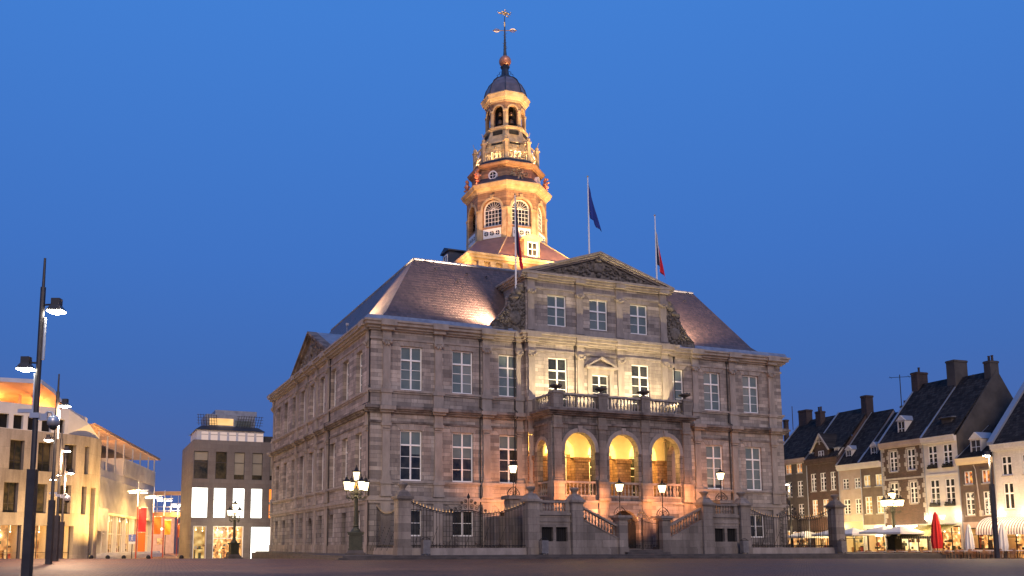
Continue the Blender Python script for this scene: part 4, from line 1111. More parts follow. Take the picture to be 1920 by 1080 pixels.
# ================================================================== RIGHT ROW OF CAFE HOUSES
RA = math.atan2(-.952,.307)
def rp(s, o=0., z=0.):      # along the row, out from the facades
    return (56.3+.307*s-.952*o, 88-.952*s-.307*o, z)
M['bdark']  = blocks('dark_red_brick', (.12,.062,.045), (.06,.034,.027), (.1,.085,.07), .24, .08, .008, stain=.3, c3=(.085,.046,.035))
M['bgrey']  = noisy('grey_brown_render', (.09,.075,.058), (.125,.1,.08), 1.5, .85)
M['bbrown'] = noisy('brown_painted_render', (.095,.066,.054), (.14,.1,.08), 1.2, .8)
M['bpink']  = noisy('pale_pink_render', (.34,.26,.22), (.42,.33,.28), 1.2, .8)
M['bwhite'] = noisy('white_render', (.56,.51,.45), (.64,.59,.53), 1.2, .8)
M['bpaint'] = blocks('white_painted_brick', (.7,.67,.62), (.62,.6,.56), (.5,.48,.45), .24, .08, .008, stain=.12)
M['quoin']  = noisy('pale_quoin_stone', (.32,.28,.25), (.42,.38,.34), 2., .8)
M['hroof']  = tiles('house_roof_tiles', (.016,.014,.014), (.05,.044,.041), 'x', .34, .3, .85)
M['hroof'].node_tree.nodes['Principled BSDF'].inputs['Specular IOR Level'].default_value=.15
M['gable']  = noisy('grey_gable_render', (.05,.043,.038), (.085,.073,.064), .6, .9)
M['verge']  = plain('pale_verge_metal', (.3,.32,.36), .4, .3)
M['chim']   = blocks('chimney_brick', (.085,.05,.042), (.055,.036,.032), (.06,.05,.045), .24, .09, .01, stain=.3)
M['warm']   = glow('warm_lit_room', (1.,.55,.16), 1.1, (.2,.05,.015), 2.4, (.75,.3,.08))
M['yell']   = glow('yellow_lit_room', (1.,.72,.28), 1.0, (.35,.16,.03), 1.7, (.8,.48,.14))
M['xmas']   = glow('dark_room_with_fairy_lights', (1.,.9,.65), 1.4, (.01,.01,.01), 5., (.02,.015,.01))
M['stain']  = glow('orange_leaded_window', (1.,.5,.08), 1.5, (.02,.008,.004), 6., (.5,.12,.02))
M['shop']   = glow('bright_cafe_interior', (1.,.78,.36), 1.7, (.1,.03,.012), 3.4, (.8,.33,.08), (1,1,.8))
M['shopw']  = glow('bright_white_shop_interior', (1.,.9,.6), 1.6, (.7,.4,.1), 1.6, (1.,.72,.32))
M['sign']   = glow('lit_sign_panel', (1.,.9,.7), 4.)
M['signg']  = glow('yellow_green_lit_fascia', (.8,.8,.25), .9)
M['canv']   = plain('white_parasol_canvas', (.68,.66,.62), .8)
M['canred'] = plain('red_parasol_canvas', (.6,.02,.015), .8)

def stripes(name, c1, c2, w):
    m, nt, b = new(name); L = nt.links
    tc = N(nt,'ShaderNodeTexCoord'); sp = N(nt,'ShaderNodeSeparateXYZ'); L.new(tc.outputs['Object'], sp.inputs[0])
    d = N(nt,'ShaderNodeMath', operation='DIVIDE'); d.inputs[1].default_value=w; L.new(sp.outputs[0], d.inputs[0])
    f = N(nt,'ShaderNodeMath', operation='FRACT'); L.new(d.outputs[0], f.inputs[0])
    g = N(nt,'ShaderNodeMath', operation='GREATER_THAN'); g.inputs[1].default_value=.6; L.new(f.outputs[0], g.inputs[0])
    mx = N(nt,'ShaderNodeMix', data_type='RGBA'); L.new(g.outputs[0], mx.inputs[0]); mx.inputs[6].default_value=c4(c1); mx.inputs[7].default_value=c4(c2)
    L.new(mx.outputs[2], b.inputs['Base Color']); b.inputs['Roughness'].default_value=.8
    return m
M['awn1'] = stripes('striped_awning_white_grey', (.68,.62,.6), (.12,.1,.13), .3)
M['awn2'] = stripes('striped_awning_yellow_green', (.5,.42,.2), (.08,.1,.06), .3)
M['awn3'] = stripes('striped_awning_cream_grey', (.6,.55,.45), (.3,.3,.3), .4)

def shop_room(F, par, a, b, c, d, mat, depth=1.5, seed=1, mirror=1):
    r=random.Random(seed); y0=.34
    q=MB(F); q.quad((a,depth,c),(b,depth,c),(b,depth,d),(a,depth,d)); o=q.build('room_back', mat, par)
    q=MB(F); q.quad((a,y0,c+.02),(b,y0,c+.02),(b,depth,c+.02),(a,depth,c+.02)); q.quad((a,y0,c),(a,depth,c),(a,depth,d),(a,y0,d)); q.quad((b,y0,c),(b,depth,c),(b,depth,d),(b,y0,d)); q.quad((a,y0,d),(b,y0,d),(b,depth,d),(a,depth,d)); q.build('room_lining', M['cream'], o)
    for g in ('g1','g2','g3','g4','g5'):
        q=MB(F)
        for k in range(max(2,int((b-a)*1.3))):
            x=r.uniform(a+.15,b-.4); w=r.uniform(.08,.4); z=c+r.choice([0,0,.5,.95,1.3,1.7]); h=r.uniform(.12,.45) if z>c else r.uniform(.5,1.35); y=r.uniform(y0+.2,depth-.35)
            if z+h>d-.1: continue
            q.box(x,x+w,y,y+.2,z,z+h)
        if q.v: q.build('goods', M[g], o)
    q=MB(F)
    for k in range(max(2,int((b-a)/1.3))): x=a+(b-a)*(k+.5)/max(2,int((b-a)/1.3)); q.blob((x,y0+.5,d-.55-.15*(k%2)),.08); q.tube([(x,y0+.5,d-.5),(x,y0+.5,d)],.01,3)
    q.build('hanging_lamps', M['bulb'], o)
def house(s0, s1, eave, ridge, dep, wallm, label, wins, shop=None, z0=-1., cornice=None, lift=0., roofm=None, gab=None, ridge_y=None):
    """row house; wins: list of (x centre, w, zbottom, ztop, pane, rows, top)"""
    W = s1-s0; cen = rp(s0); e = empty('row_house', (cen[0],cen[1],0), RA, label, 'house', 'gabled houses along the square')
    ry = ridge_y or dep*.55
    F = lambda x,y,z:(x,y,z)
    ops = [(c-w/2,c+w/2,a,b) for (c,w,a,b,p,r,t) in wins]
    m = MB(); panel(m,F,0,W,3.45,eave,ops,.22); 
    for x in (0,W): m.add([(x,0,-1.2),(x,dep,-1.2),(x,dep,eave),(x,ry,ridge),(x,0,eave)],[(0,1,2,3,4)])
    m.quad((0,dep,-1.2),(W,dep,-1.2),(W,dep,eave),(0,dep,eave)); m.build('wall', wallm, e)
    for (c,w,a,b,p,r,t) in wins:
        window(F,e,c,w,a,b,.16,t,r,pane=p,fr=.08)
        q=MB(); q.box(c-w/2-.08,c+w/2+.08,-.1,.0,a-.12,a-.01); q.build('window_sill', M['quoin'], e)
    # roof with verges
    m = MB(); t=.12
    m.extx([(-.35,eave-.05),(ry,ridge),(dep+.3,eave-.05),(dep+.3,eave+.05),(ry,ridge+t+.05),(-.35,eave+.1)],.0,W); m.build('roof', roofm or M['hroof'], e)
    m = MB()
    for x in (0.06,):
        m.extx([(-.35,eave+.1),(ry,ridge+t+.05),(ry,ridge+t+.14),(-.35,eave+.2)],x-.14,x+.1)
    m.build('verge', M['verge'], e)
    m = MB(); m.box(-.0,W,-.42,.02,eave-.42,eave-.06); m.box(0,W,-.3,.02,eave-.62,eave-.42); m.box(0,W,-.5,-.3,eave-.06,eave+.06); m.build('cornice', cornice or M['bwhite'], e)
    if s0>-33: MB().tube([(.08,-.12,.3),(.08,-.12,eave-.3)],.05,5).build('downpipe', M['verge'], e)
    # ground floor
    m = MB()
    if shop:
        a,b,c,d,pm = shop
        panel(m,F,0,W,-1.2,3.45,[(a,b,c,d)],.33); m.build('shop_wall', wallm if gab is None else gab, e)
        q = MB(); q.box(a,a+.1,.1,.22,c,d); q.box(b-.1,b,.1,.22,c,d); q.box(a+.1,b-.1,.1,.22,d-.12,d); q.box(a+.1,b-.1,.1,.22,c,c+.15)
        n=max(2,int((b-a)/1.1))
        for k in range(1,n): x=a+(b-a)*k/n; q.box(x-.04,x+.04,.12,.2,c+.15,d-.12)
        q.box(a+.1,b-.1,.12,.2,d-.75,d-.69)
        f = q.build('shop_front', M['iron'], e); q=MB(); q.quad((a,.26,c),(b,.26,c),(b,.26,d),(a,.26,d)); q.build('pane', M['clear'], f); shop_room(F,e,a,b,c,d,pm,1.6,int(s0*3)+200)
    else:
        panel(m,F,0,W,-1.2,3.45,[],.3); m.build('shop_wall', wallm, e)
    return e, F
def roof_z(eave, ridge, ry, y): return eave+(ridge-eave)*y/ry
def add_dormer(e, F, x, y, z, w=.9, h=1.5, d=2.2, mat=None, pane=None, gable=True):
    mat = mat or M['bwhite']
    m = MB(F); m.box(x-w/2,x-w/2+.12,y,y+d,z,z+h); m.box(x+w/2-.12,x+w/2,y,y+d,z,z+h); m.box(x-w/2+.12,x+w/2-.12,y,y+.2,z+h-.15,z+h); m.box(x-w/2+.12,x+w/2-.12,y,y+.2,z,z+.12)
    if gable: m.ext([(x-w/2-.12,z+h),(x+w/2+.12,z+h),(x,z+h+w*.55)],y-.1,y+.1)
    o=m.build('dormer', mat, e)
    m = MB(F); m.box(x-w/2+.13,x+w/2-.13,y+.1,y+.14,z+.12,z+h-.15); m.build('dormer_pane', pane or M['pane'], o)
    m = MB(F); m.box(x-.025,x+.025,y+.04,y+.09,z+.12,z+h-.15); m.box(x-w/2+.12,x+w/2-.12,y+.04,y+.09,z+h*.5,z+h*.5+.05); m.build('dormer_bars', M['white'], o)
    m = MB(F); m.ext([(x-w/2-.1,z+h+.01),(x+w/2+.1,z+h+.01),(x,z+h+w*.55+.03)],y+.1,y+d) if gable else m.box(x-w/2-.1,x+w/2+.1,y-.1,y+d,z+h,z+h+.08); m.build('dormer_roof', M['verge'], o)
def chimney(e, F, x, y, z0, z1, w, d, pots=2, mat=None):
    m = MB(F); m.box(x-w/2,x+w/2,y-d/2,y+d/2,z0,z1); m.box(x-w/2-.06,x+w/2+.06,y-d/2-.06,y+d/2+.06,z1-.25,z1-.05); o=m.build('chimney', mat or M['chim'], e)
    if pots:
        m = MB(F)
        for k in range(pots): m.rev((x+(k-(pots-1)/2)*.4*(w>.6),y+(0 if w>.6 else (k-.5)*.35),z1),[(.13,0),(.11,.5),(.14,.55),(.14,.62)],8)
        m.build('chimney_pot', M['chim'], o)
P=M['pane']
# far to near
e,F = house(-36.5,-29.76,12.3,18.0,9.5,M['bgrey'],'plain grey brown house just behind the town hall right corner',
  [(3.2,1.1,10.45,11.7,M['warm'],2,0),(5.3,1.05,10.45,11.7,M['warm'],2,0),(3.2,1.,7.4,9.4,P,3,.3),(5.3,1.,7.4,9.4,P,3,.3),(3.2,1.,4.5,6.4,P,3,.3),(5.3,1.,4.5,6.4,P,3,.3)],(.6,6.2,-.3,2.9,M['shop']),cornice=M['bpink'])
chimney(e,F,1.0,5.,17,19.6,1.6,1.,0); chimney(e,F,-.6,3.,14,18.4,.5,.5,0); chimney(e,F,4.6,4.4,16,18.9,.95,.8,2)
m=MB(); m.tube([(-.4,4,17),(-.4,4,20.3)],.05,5); m.build('flue', M['chim'], e)
e,F = house(-29.76,-24.13,11.9,18.3,10,M['bdark'],'dark red brick house with a timbered gable dormer',
  [(1.1,.95,7.9,10.15,P,3,.3),(2.85,1.,7.9,10.15,P,3,.3),(4.6,.9,7.9,10.15,P,3,.3),(1.15,.95,4.7,6.8,M['warm'],3,.3),(3.1,1.,4.7,6.8,M['warm'],3,.3),(4.8,.8,4.7,6.8,P,3,.3)],(.5,5.2,-.3,2.9,M['shop']),cornice=M['bdark'])
m=MB(F); m.box(1.6,4.1,-.05,2.4,11.9,13.3); m.ext([(1.6,13.3),(4.1,13.3),(2.85,14.9)],-.05,4.); m.build('gable_dormer', M['bdark'], e)
m=MB(F)
for s in (-1,1): m.ext([(2.85+s*1.65,13.0),(2.85,15.15),(2.85,14.9),(2.85+s*1.5,12.9)],-.4,-.2); m.ext([(2.85+s*.75,13.9),(2.85+s*.65,13.9),(2.85+s*.3,14.4),(2.85+s*.4,14.5)],-.38,-.22)
m.box(2.25,3.45,-.36,-.24,14.05,14.15); m.box(2.8,2.9,-.36,-.24,13.7,14.9); m.build('bargeboard', M['quoin'], e)
m=MB(F)
for s in (-1,1): m.ext([(2.85+s*1.65,13.05),(2.85,15.2),(2.85,15.1),(2.85+s*1.65,12.95)],-.25,4.2)
m.build('dormer_roof', M['hroof'], e)
window(lambda x,y,z:(x,y-.27,z),e,2.85,.95,11.35,12.95,.26,0,4,fr=.08)
for x in (.6,5.1): add_dormer(e,F,x,.3,11.9,.7,1.2,1.6,gable=False)
chimney(e,F,5.3,5.3,16.5,19.9,.9,1.1,0); 
e,F = house(-24.13,-20.5,10.75,17.5,10,M['bpink'],'narrow pale rendered house with a small white arched dormer',
  [(1.05,1.,7.85,9.1,P,2,.35),(2.95,.9,7.85,9.1,P,2,.35),(1.1,1.05,4.8,6.6,P,3,.35),(2.9,.9,4.8,6.6,P,3,.35)],(.3,3.4,-.3,2.6,M['yell']),gab=M['bwhite'])
q=MB(F); q.box(.1,3.5,-.08,.0,2.75,3.9); q.build('fascia', M['signg'], e)
add_dormer(e,F,1.3,.5,11.2,.95,1.5)
e,F = house(-20.5,-17.17,10.75,17.0,10,M['bbrown'],'narrow brown house with yellow lit windows and a small arched dormer',
  [(.9,.98,7.95,9.3,M['yell'],2,0),(2.7,.98,7.95,9.3,M['yell'],2,0),(.95,1.05,4.75,6.75,M['yell'],3,.3),(2.7,1.,4.75,6.75,M['yell'],3,.3)],(.3,3.1,-.3,3.0,M['shop']),gab=M['bwhite'])
add_dormer(e,F,1.7,.5,11.2,.95,1.5)
chimney(e,F,2.9,4.6,14.5,17.6,.9,.9,2,M['gable'])
q=MB(F); q.box(2.2,3.1,-.5,-.15,2.1,3.3); q.build('lit_sign', M['sign'], e)
e,F = house(-17.17,-11.1,12.7,19.9,11,M['bdark'],'tall dark brick house with pale stone quoins around its windows',
  [(1.75,1.1,9.4,11.75,P,3,.35),(4.3,1.1,9.4,11.75,P,3,.35),(1.6,1.1,5.7,8.1,P,3,.3),(4.35,1.,5.7,8.1,P,3,.3)],(.4,5.7,-.3,2.7,M['shopw']),cornice=M['bpink'],ridge_y=6.)
m=MB(F)
for c,w,a,b in ((1.75,1.1,9.4,11.75),(4.3,1.1,9.4,11.75),(1.6,1.1,5.7,8.1),(4.35,1.,5.7,8.1)):
    for s in (-1,1):
        for k in range(5):
            x0=c+s*w/2; l=.42 if k%2 else .22; z=a+(b-a)*k/5
            m.box(min(x0,x0+s*l),max(x0,x0+s*l),-.03,.0,z+.02,z+(b-a)/5-.02)
    m.box(c-w/2-.1,c+w/2+.1,-.05,0,b,b+.22)
for s,xe in ((1,0),(-1,6.07)):
    for k in range(16): l=.5 if k%2 else .28; z=3.6+k*.54; m.box(min(xe,xe+s*l),max(xe,xe+s*l),-.03,0,z,z+.5)
m.box(.0,6.07,-.06,0,8.45,8.65); m.build('quoins', M['quoin'], e)
add_dormer(e,F,2.6,.6,13.3,1.1,1.9,2.6)
q=MB(F); q.box(.6,4.6,-.3,-.05,2.5,3.3); q.build('lit_sign', M['sign'], e)
chimney(e,F,.4,6.0,17.5,21.5,.9,1.6,1); chimney(e,F,5.7,6.,17.,21.9,1.1,1.9,0,M['gable'])
e,F = house(-11.1,-6.75,12.65,19.8,11,M['bwhite'],'tall white rendered house with four dark tall windows',
  [(1.15,1.15,9.4,11.8,P,3,.35),(3.1,1.15,9.4,11.8,P,3,.35),(1.15,1.2,5.3,8.1,P,3,.3),(3.1,1.2,5.3,8.1,P,3,.3)],(.3,4.,-.3,3.1,M['shop']),ridge_y=6.2)
m=MB(F); 
for x,z in ((1.15,9.4),(3.1,9.4),(1.15,5.3),(3.1,5.3)):
    m.box(x-.6,x+.6,-.3,-.05,z-.1,z+.15)
    for k in range(24): m.blob((x+random.uniform(-.55,.55),-.18,z+.2+random.random()*.12),.09,None,.08,n=5,m=3)
m.build('window_box', M['iron'], e)
m=MB(F); m.box(0,4.35,-.1,0,8.5,8.72); m.build('string_course', M['bwhite'], e)
m=MB(F); m.box(1.7,3.,1.0,4.2,12.9,14.7); m.box(1.5,3.2,.7,4.8,14.7,14.8); m.build('roof_dormer', M['gable'], e)
m=MB(F); m.box(1.6,3.1,1.0,5.2,14.8,14.88); m.build('dormer_roof', M['verge'], e)
chimney(e,F,4.0,6.0,16.5,21.0,.8,1.2,2,M['gable'])
m=MB(F); m.extx([(0,10.3),(6.2,10.3),(11,10.3),(11,12.7),(6.2,20.),(0,12.7)],4.35,4.5); m.build('party_wall', M['gable'], e)
m=MB(F); m.box(.2,3.9,-1.9,-.1,3.25,3.35); m.build('awning_case', M['verge'], e)
m=MB(F); m.add([(-.9,-.1,3.35),(4.1,-.1,3.35),(4.1,-3.6,2.0),(-.9,-3.6,2.0),(-.9,-3.6,1.75),(4.1,-3.6,1.75)],[(0,1,2,3),(3,2,5,4)]); o=m.build('awning', M['awn2'], e)
for x in (.0,2.1,4.):
    q=MB(F); q.frus(x-.1,x+.1,-.35,-.15,3.8,x-.22,x+.22,-.5,-.05,4.25) if x==2.1 else q.blob((x,-.3,4.0),.14); q.build('wall_lamp', M['flood'] if x!=2.1 else M['lamp'], e)
e,F = house(-6.75,-2.55,10.0,13.6,8,M['bbrown'],'narrow brown house with orange leaded windows between two white houses',
  [(1.1,1.,7.35,8.7,M['stain'],1,0),(3.2,1.,7.35,8.7,M['stain'],1,0),(1.1,1.05,4.15,6.5,M['xmas'],3,.3),(3.2,1.,4.15,6.5,M['xmas'],3,.3)],(.5,3.9,.65,2.85,M['shop']),cornice=M['cream'],gab=M['bpink'])
add_dormer(e,F,1.9,.4,10.3,1.3,1.7,2.2,pane=M['gable'])
m=MB(F)
for c,a,b in ((1.1,7.35,8.7),(3.2,7.35,8.7),(1.1,4.15,6.5),(3.2,4.15,6.5)):
    m.box(c-.72,c-.54,-.06,0,a-.1,b+.2); m.box(c+.54,c+.72,-.06,0,a-.1,b+.2); m.box(c-.54,c+.54,-.06,0,b+.02,b+.2)
m.build('window_surround', M['bgrey'], e)
m=MB(F); m.tube([(1.9,-.12,9.3),(2.1,-.12,8.8),(2.5,-.3,4.6)],.05,5); m.box(2.35,2.65,-.3,-.05,4.0,4.6); m.build('downpipe', M['quoin'], e)
e,F = house(-2.55,7.0,11.05,19.5,13,M['bpaint'],'white painted brick house at the right edge with a striped awning',
  [(1.4,1.1,7.95,9.85,P,1,.4),(3.7,1.2,7.95,9.85,P,1,.4),(6.2,1.2,7.95,9.85,P,1,.4),(1.4,1.1,4.6,7.2,P,1,.4),(3.7,1.2,4.6,7.2,P,1,.4),(6.2,1.2,4.6,7.2,P,1,.4)],(.5,8.8,-.3,2.6,M['shop']),ridge_y=7.,cornice=M['bpaint'])
m=MB(F); m.extx([(-.4,11.05),(7,19.6),(7,19.95),(-.4,11.4)],-.3,.35); m.build('verge_board', M['verge'], e)
m=MB(F); n=8
pr=[(-.1,3.9)]+[(-.1-2.2*sin(t*pi/2/n),3.9-1.5*(1-cos(t*pi/2/n))) for t in range(1,n+1)]+[(-2.3,2.1)]
for (a,b),(c,d) in zip(pr[:-1],pr[1:]): m.quad((-.7,a,b),(9,a,b),(9,c,d),(-.7,c,d))
m.add([(-.7,-.1,3.9)]+[(-.7,a,b) for a,b in pr[1:]]+[(-.7,-.1,2.1)],[tuple(range(len(pr)+1))]); m.build('awning', M['awn1'], e)
for x in (.4,3.,5.2):
    q=MB(F); q.blob((x,-.15,4.25),.12); q.build('wall_lamp', M['flood'], e)
# extra roofs at the back left
e = empty('back_house', rp(-22,-13), RA, 'dark roofed house rising behind the low middle houses', 'house')
m=MB(); m.box(0,5.,0,7,-1,12.5); m.build('wall', M['gable'], e); m=MB(); m.extx([(-.3,12.4),(3.5,17.9),(7.3,12.4)],-.1,5.1); m.build('roof', M['hroof'], e)
# TV aerial
e = tag(MB().tube([(0,0,0),(0,0,6.)],.05,5).tube([(-1.1,.4,5.7),(1.1,-.4,5.7)],.03,4).tube([(-.3,-.5,5.4),(.3,.5,5.4)],.03,4).tube([(-.9,.1,5.5),(-.9,.6,5.9)],.02,4).tube([(.9,-.6,5.5),(.9,-.1,5.9)],.02,4).build('tv_aerial', M['iron']),'thin rooftop television aerial against the sky at right','aerial')
e.location = rp(-17.2,-3.5,15.2)

# parasols
def parasol_open(loc, r, h, label, rz=0):
    e = empty('parasol', loc, rz, label, 'parasol', 'open white parasols of the cafes')
    m=MB(); m.tube([(0,0,0),(0,0,h+.3)],.04,6); m.rev((0,0,0),[(.35,0),(.35,.08),(.06,.12)],10); m.build('pole', M['iron'], e)
    m=MB(); m.rev((0,0,0),[(r,h-.62),(r,h-.42),(r*.5,h-.05),(.05,h+.25)],4,pi/4,cap=False); m.build('canopy', M['canv'], e)
    return e
def parasol_closed(loc, h, label, mat, s=1.):
    e = empty('closed_parasol', loc, 0, label, 'parasol', 'closed parasols on the cafe terrace')
    m=MB(); m.tube([(0,0,0),(0,0,h)],.04,6); m.rev((0,0,0),[(.3,0),(.3,.08),(.06,.12)],10); m.build('pole', M['iron'], e)
    m=MB(); n=16; prof=[(.34*s,h*.22),(.42*s,h*.35),(.36*s,h*.6),(.3*s,h*.75),(.22*s,h*.85),(.16*s,h*.95),(.03,h*1.02)]
    p=[];f=[]
    for r_,z in prof:
        for i in range(n): q=r_*(1.12 if i%2 else .82); p.append((q*cos(2*pi*i/n),q*sin(2*pi*i/n),z))
    for j in range(len(prof)-1):
        for i in range(n): k=(i+1)%n; f.append((j*n+i,j*n+k,(j+1)*n+k,(j+1)*n+i))
    m.add(p,f); m.build('folded_canopy', mat, e)
for s,o_,r,h,lb in ((-25.5,4.2,2.6,3.1,'open white parasol seen through the right railing'),(-20.,4.6,2.6,3.2,'open white parasol left of the far right street lamp'),(-17.0,4.8,2.4,3.2,'open white parasol just behind the far right street lamp'),(-13.2,4.2,2.4,3.3,'open white parasol before the brick house with quoins'),(-10.6,4.4,2.3,3.2,'open white parasol nearest the red closed parasol')):
    p=rp(s,o_); parasol_open((p[0],p[1],gz(p[1])),r,h,lb,RA)
for s,o_,h,lb,mt,k in ((-5.4,5.,4.6,'closed bright red parasol before the white rendered house',M['canred'],1.15),(-2.2,4.3,3.3,'closed cream parasol before the narrow brown house',M['canv'],.9),(.9,3.6,3.4,'closed cream parasol before the striped awning',M['canv'],.9)):
    p=rp(s,o_); parasol_closed((p[0],p[1],gz(p[1])),h,lb,mt,k)
# chairs and tables
M['rattan']=noisy('rattan_weave',(.3,.15,.07),(.45,.25,.12),9.,.7,bump=.2)
def chair(label):
    e = empty('cafe_chair',(0,0,0),0,label,'chair','rattan chairs on the cafe terraces')
    m=MB(); m.box(-.22,.22,-.22,.22,.42,.47); m.build('seat', M['rattan'], e)
    m=MB(); m.tube([(-.22,.22,.45),(-.23,.28,.75),(-.12,.31,.9),(.12,.31,.9),(.23,.28,.75),(.22,.22,.45)],.022,5)
    for x in (-.12,0,.12): m.box(x-.035,x+.035,.25,.28,.47,.86)
    for z in (.58,.7): m.box(-.2,.2,.24,.27,z,z+.05)
    m.tube([(-.23,.25,.68),(-.25,-.1,.66),(-.2,-.2,.45)],.018,4); m.tube([(.23,.25,.68),(.25,-.1,.66),(.2,-.2,.45)],.018,4)
    m.build('backrest', M['rattan'], e)
    for x,y in ((-.2,-.2),(.2,-.2),(-.2,.2),(.2,.2)): MB().tube([(x*1.1,y*1.1,0),(x*.95,y*.95,.42)],.02,4).build('leg', M['rattan'], e)
    return e
def table(label):
    e = empty('cafe_table',(0,0,0),0,label,'table','small tables on the cafe terraces')
    MB().box(-.35,.35,-.35,.35,.72,.76).build('tabletop', M['white'], e)
    MB().tube([(0,0,.03),(0,0,.72)],.03,6).rev((0,0,0),[(.24,0),(.22,.03),(.04,.06)],8).build('pedestal', M['iron'], e)
    return e
ch0=None; tb0=None; r=random.Random(21)
for (s,o_) in [(s,o) for o in (2.6,4.4,6.2) for s in [x*1.45-14.2 for x in range(13)]]:
    s+=r.uniform(-.15,.15)
    if abs(s+5.4)<.8 and abs(o_-5)<1: continue
    p=rp(s,o_)
    if p[0]/p[1] > .662: continue
    t=table('small square table of the cafe terrace between rattan chairs') if tb0 is None else copy_tree(tb0); tb0=tb0 or t
    t.location=(p[0],p[1],gz(p[1])); t.rotation_euler=(0,0,RA+r.uniform(-.1,.1))
    for dx in (-.52,.52):
        c=chair('rattan armchair at a small terrace table before the cafe houses') if ch0 is None else copy_tree(ch0); ch0=ch0 or c
        q=rp(s+dx,o_+r.uniform(-.1,.1)); c.location=(q[0],q[1],gz(q[1])); c.rotation_euler=(0,0,RA+(pi/2 if dx<0 else -pi/2)+r.uniform(-.3,.3))

# ================================================================== LEFT: CONCRETE BUILDING
CA=math.atan2(.76,.65)
M['conc']=blocks('board_marked_concrete',(.36,.32,.28),(.27,.24,.21),(.18,.16,.14),3.4,2.4,.01,stain=.4,c3=(.32,.28,.25),bump=.2)
M['concw']=noisy('pale_concrete_band',(.5,.5,.52),(.6,.6,.62),.6,.7,bump=.05)
M['glassg']=noisy('shop_glass_dim',(.015,.02,.018),(.1,.08,.045),.8,.12,bump=0)
cb = empty('concrete_building', (-48.7,100,0), CA, 'curved concrete building with deep window openings at the left edge', 'building')
# facade: straight for s<7.2 then curving away
def Fc(x,y,z):
    if x<=7.: return (x,y,z)
    t=(x-7.)/6.5; a=t*.55*pi/2; rr_=6.5/(.55*pi/2)
    return (7.+(rr_-y)*sin(a)+0, rr_-(rr_-y)*cos(a), z)
m=MB(Fc); ops=[]
xs_=[-13.2,-9.6,-6.1,-2.9,.35,4.0,7.35]
rows_=[(9.5,12.85),(4.7,8.05),(-.9,3.3)]
wd=[]
for (a,b) in ((-13.6,-11.8),(-9.9,-8.1),(-6.4,-4.6),(-3.1,-1.4),(.4,2.0),(3.6,5.3),(6.7,8.2),(9.5,10.2)): wd.append((a,b))
for (z0,z1) in rows_[:1]:
    ops+=[(a,b,z0,z1) for a,b in wd]
ops+=[(a-.4,b-.4,4.7,8.05) for a,b in wd[:-1]]+[(9.3,10.1,4.7,8.05),(10.9,12.1,-.9,8.0)]
ops+=[(a-.5,b+.2,-1.1,3.3) for a,b in wd[:-1]]
def curved_panel(mb,F,x0,x1,z0,z1,ops,dep,step=.6):
    X=set([x0,x1]+[o[0] for o in ops]+[o[1] for o in ops]); 
    k=x0
    while k<x1: X.add(round(k,3)); k+=step
    X=sorted(X); Z=sorted(set([z0,z1]+[o[2] for o in ops]+[o[3] for o in ops]))
    for i in range(len(X)-1):
        for j in range(len(Z)-1):
            cx=(X[i]+X[i+1])/2; cz=(Z[j]+Z[j+1])/2
            if any(o[0]<cx<o[1] and o[2]<cz<o[3] for o in ops): continue
            mb.quad((X[i],0,Z[j]),(X[i+1],0,Z[j]),(X[i+1],0,Z[j+1]),(X[i],0,Z[j+1]),F)
    for a,b,c,d in ops:
        mb.quad((a,0,c),(a,dep,c),(a,dep,d),(a,0,d),F); mb.quad((b,0,c),(b,0,d),(b,dep,d),(b,dep,c),F)
        mb.quad((a,0,c),(b,0,c),(b,dep,c),(a,dep,c),F); mb.quad((a,0,d),(a,dep,d),(b,dep,d),(b,0,d),F)
curved_panel(m,Fc,-16,13.5,-1.6,14.05,ops,.9); m.quad((-16,0,14.05),(13.5,0,14.05),(13.5,1.2,14.05),(-16,1.2,14.05)); m.build('wall', M['conc'], cb)
for (a,b,c,d) in ops:
    lit_ = d<4 and a>-1.5
    q=MB(Fc); q.box(a,b,.7,.72,c,d); o=q.build('window_glass', M['clear'] if lit_ else M['glassg'], cb)
    if lit_: shop_room(lambda x,y,z:Fc(x,y+.6,z),cb,a,b,-.5,d,M['warm'],2.,int(a*10)+300)
    q=MB(Fc); 
    for x in (a+.05,(a+b)/2,b-.05): q.box(x-.04,x+.04,.62,.7,c,d)
    q.box(a,b,.62,.7,c+(d-c)*.3,c+(d-c)*.3+.06); q.build('window_frame', M['mast'], o)
m=MB(Fc); curved_panel(m,Fc,-16,7.,14.05,17.0,[(k*1.62-15.6,k*1.62-14.5,14.1,15.7) for k in range(14)],.5); m.add([(7,0,14.05),(12.6,0,14.05),(10,0,15.6),(7,0,17)],[(0,1,2,3)],Fc); m.quad((-16,0,17),(7,0,17),(7,8,17),(-16,8,17)); m.build('upper_band', M['concw'], cb)
m=MB(Fc); m.box(-16,6.9,.55,.6,14.1,15.7); m.build('upper_glass', M['dark'], cb)
# terrace roof: one big object sweeping over concrete building and mall
M['soffit']=noisy('orange_lit_timber_soffit',(.65,.36,.16),(.75,.45,.22),1.,.7)
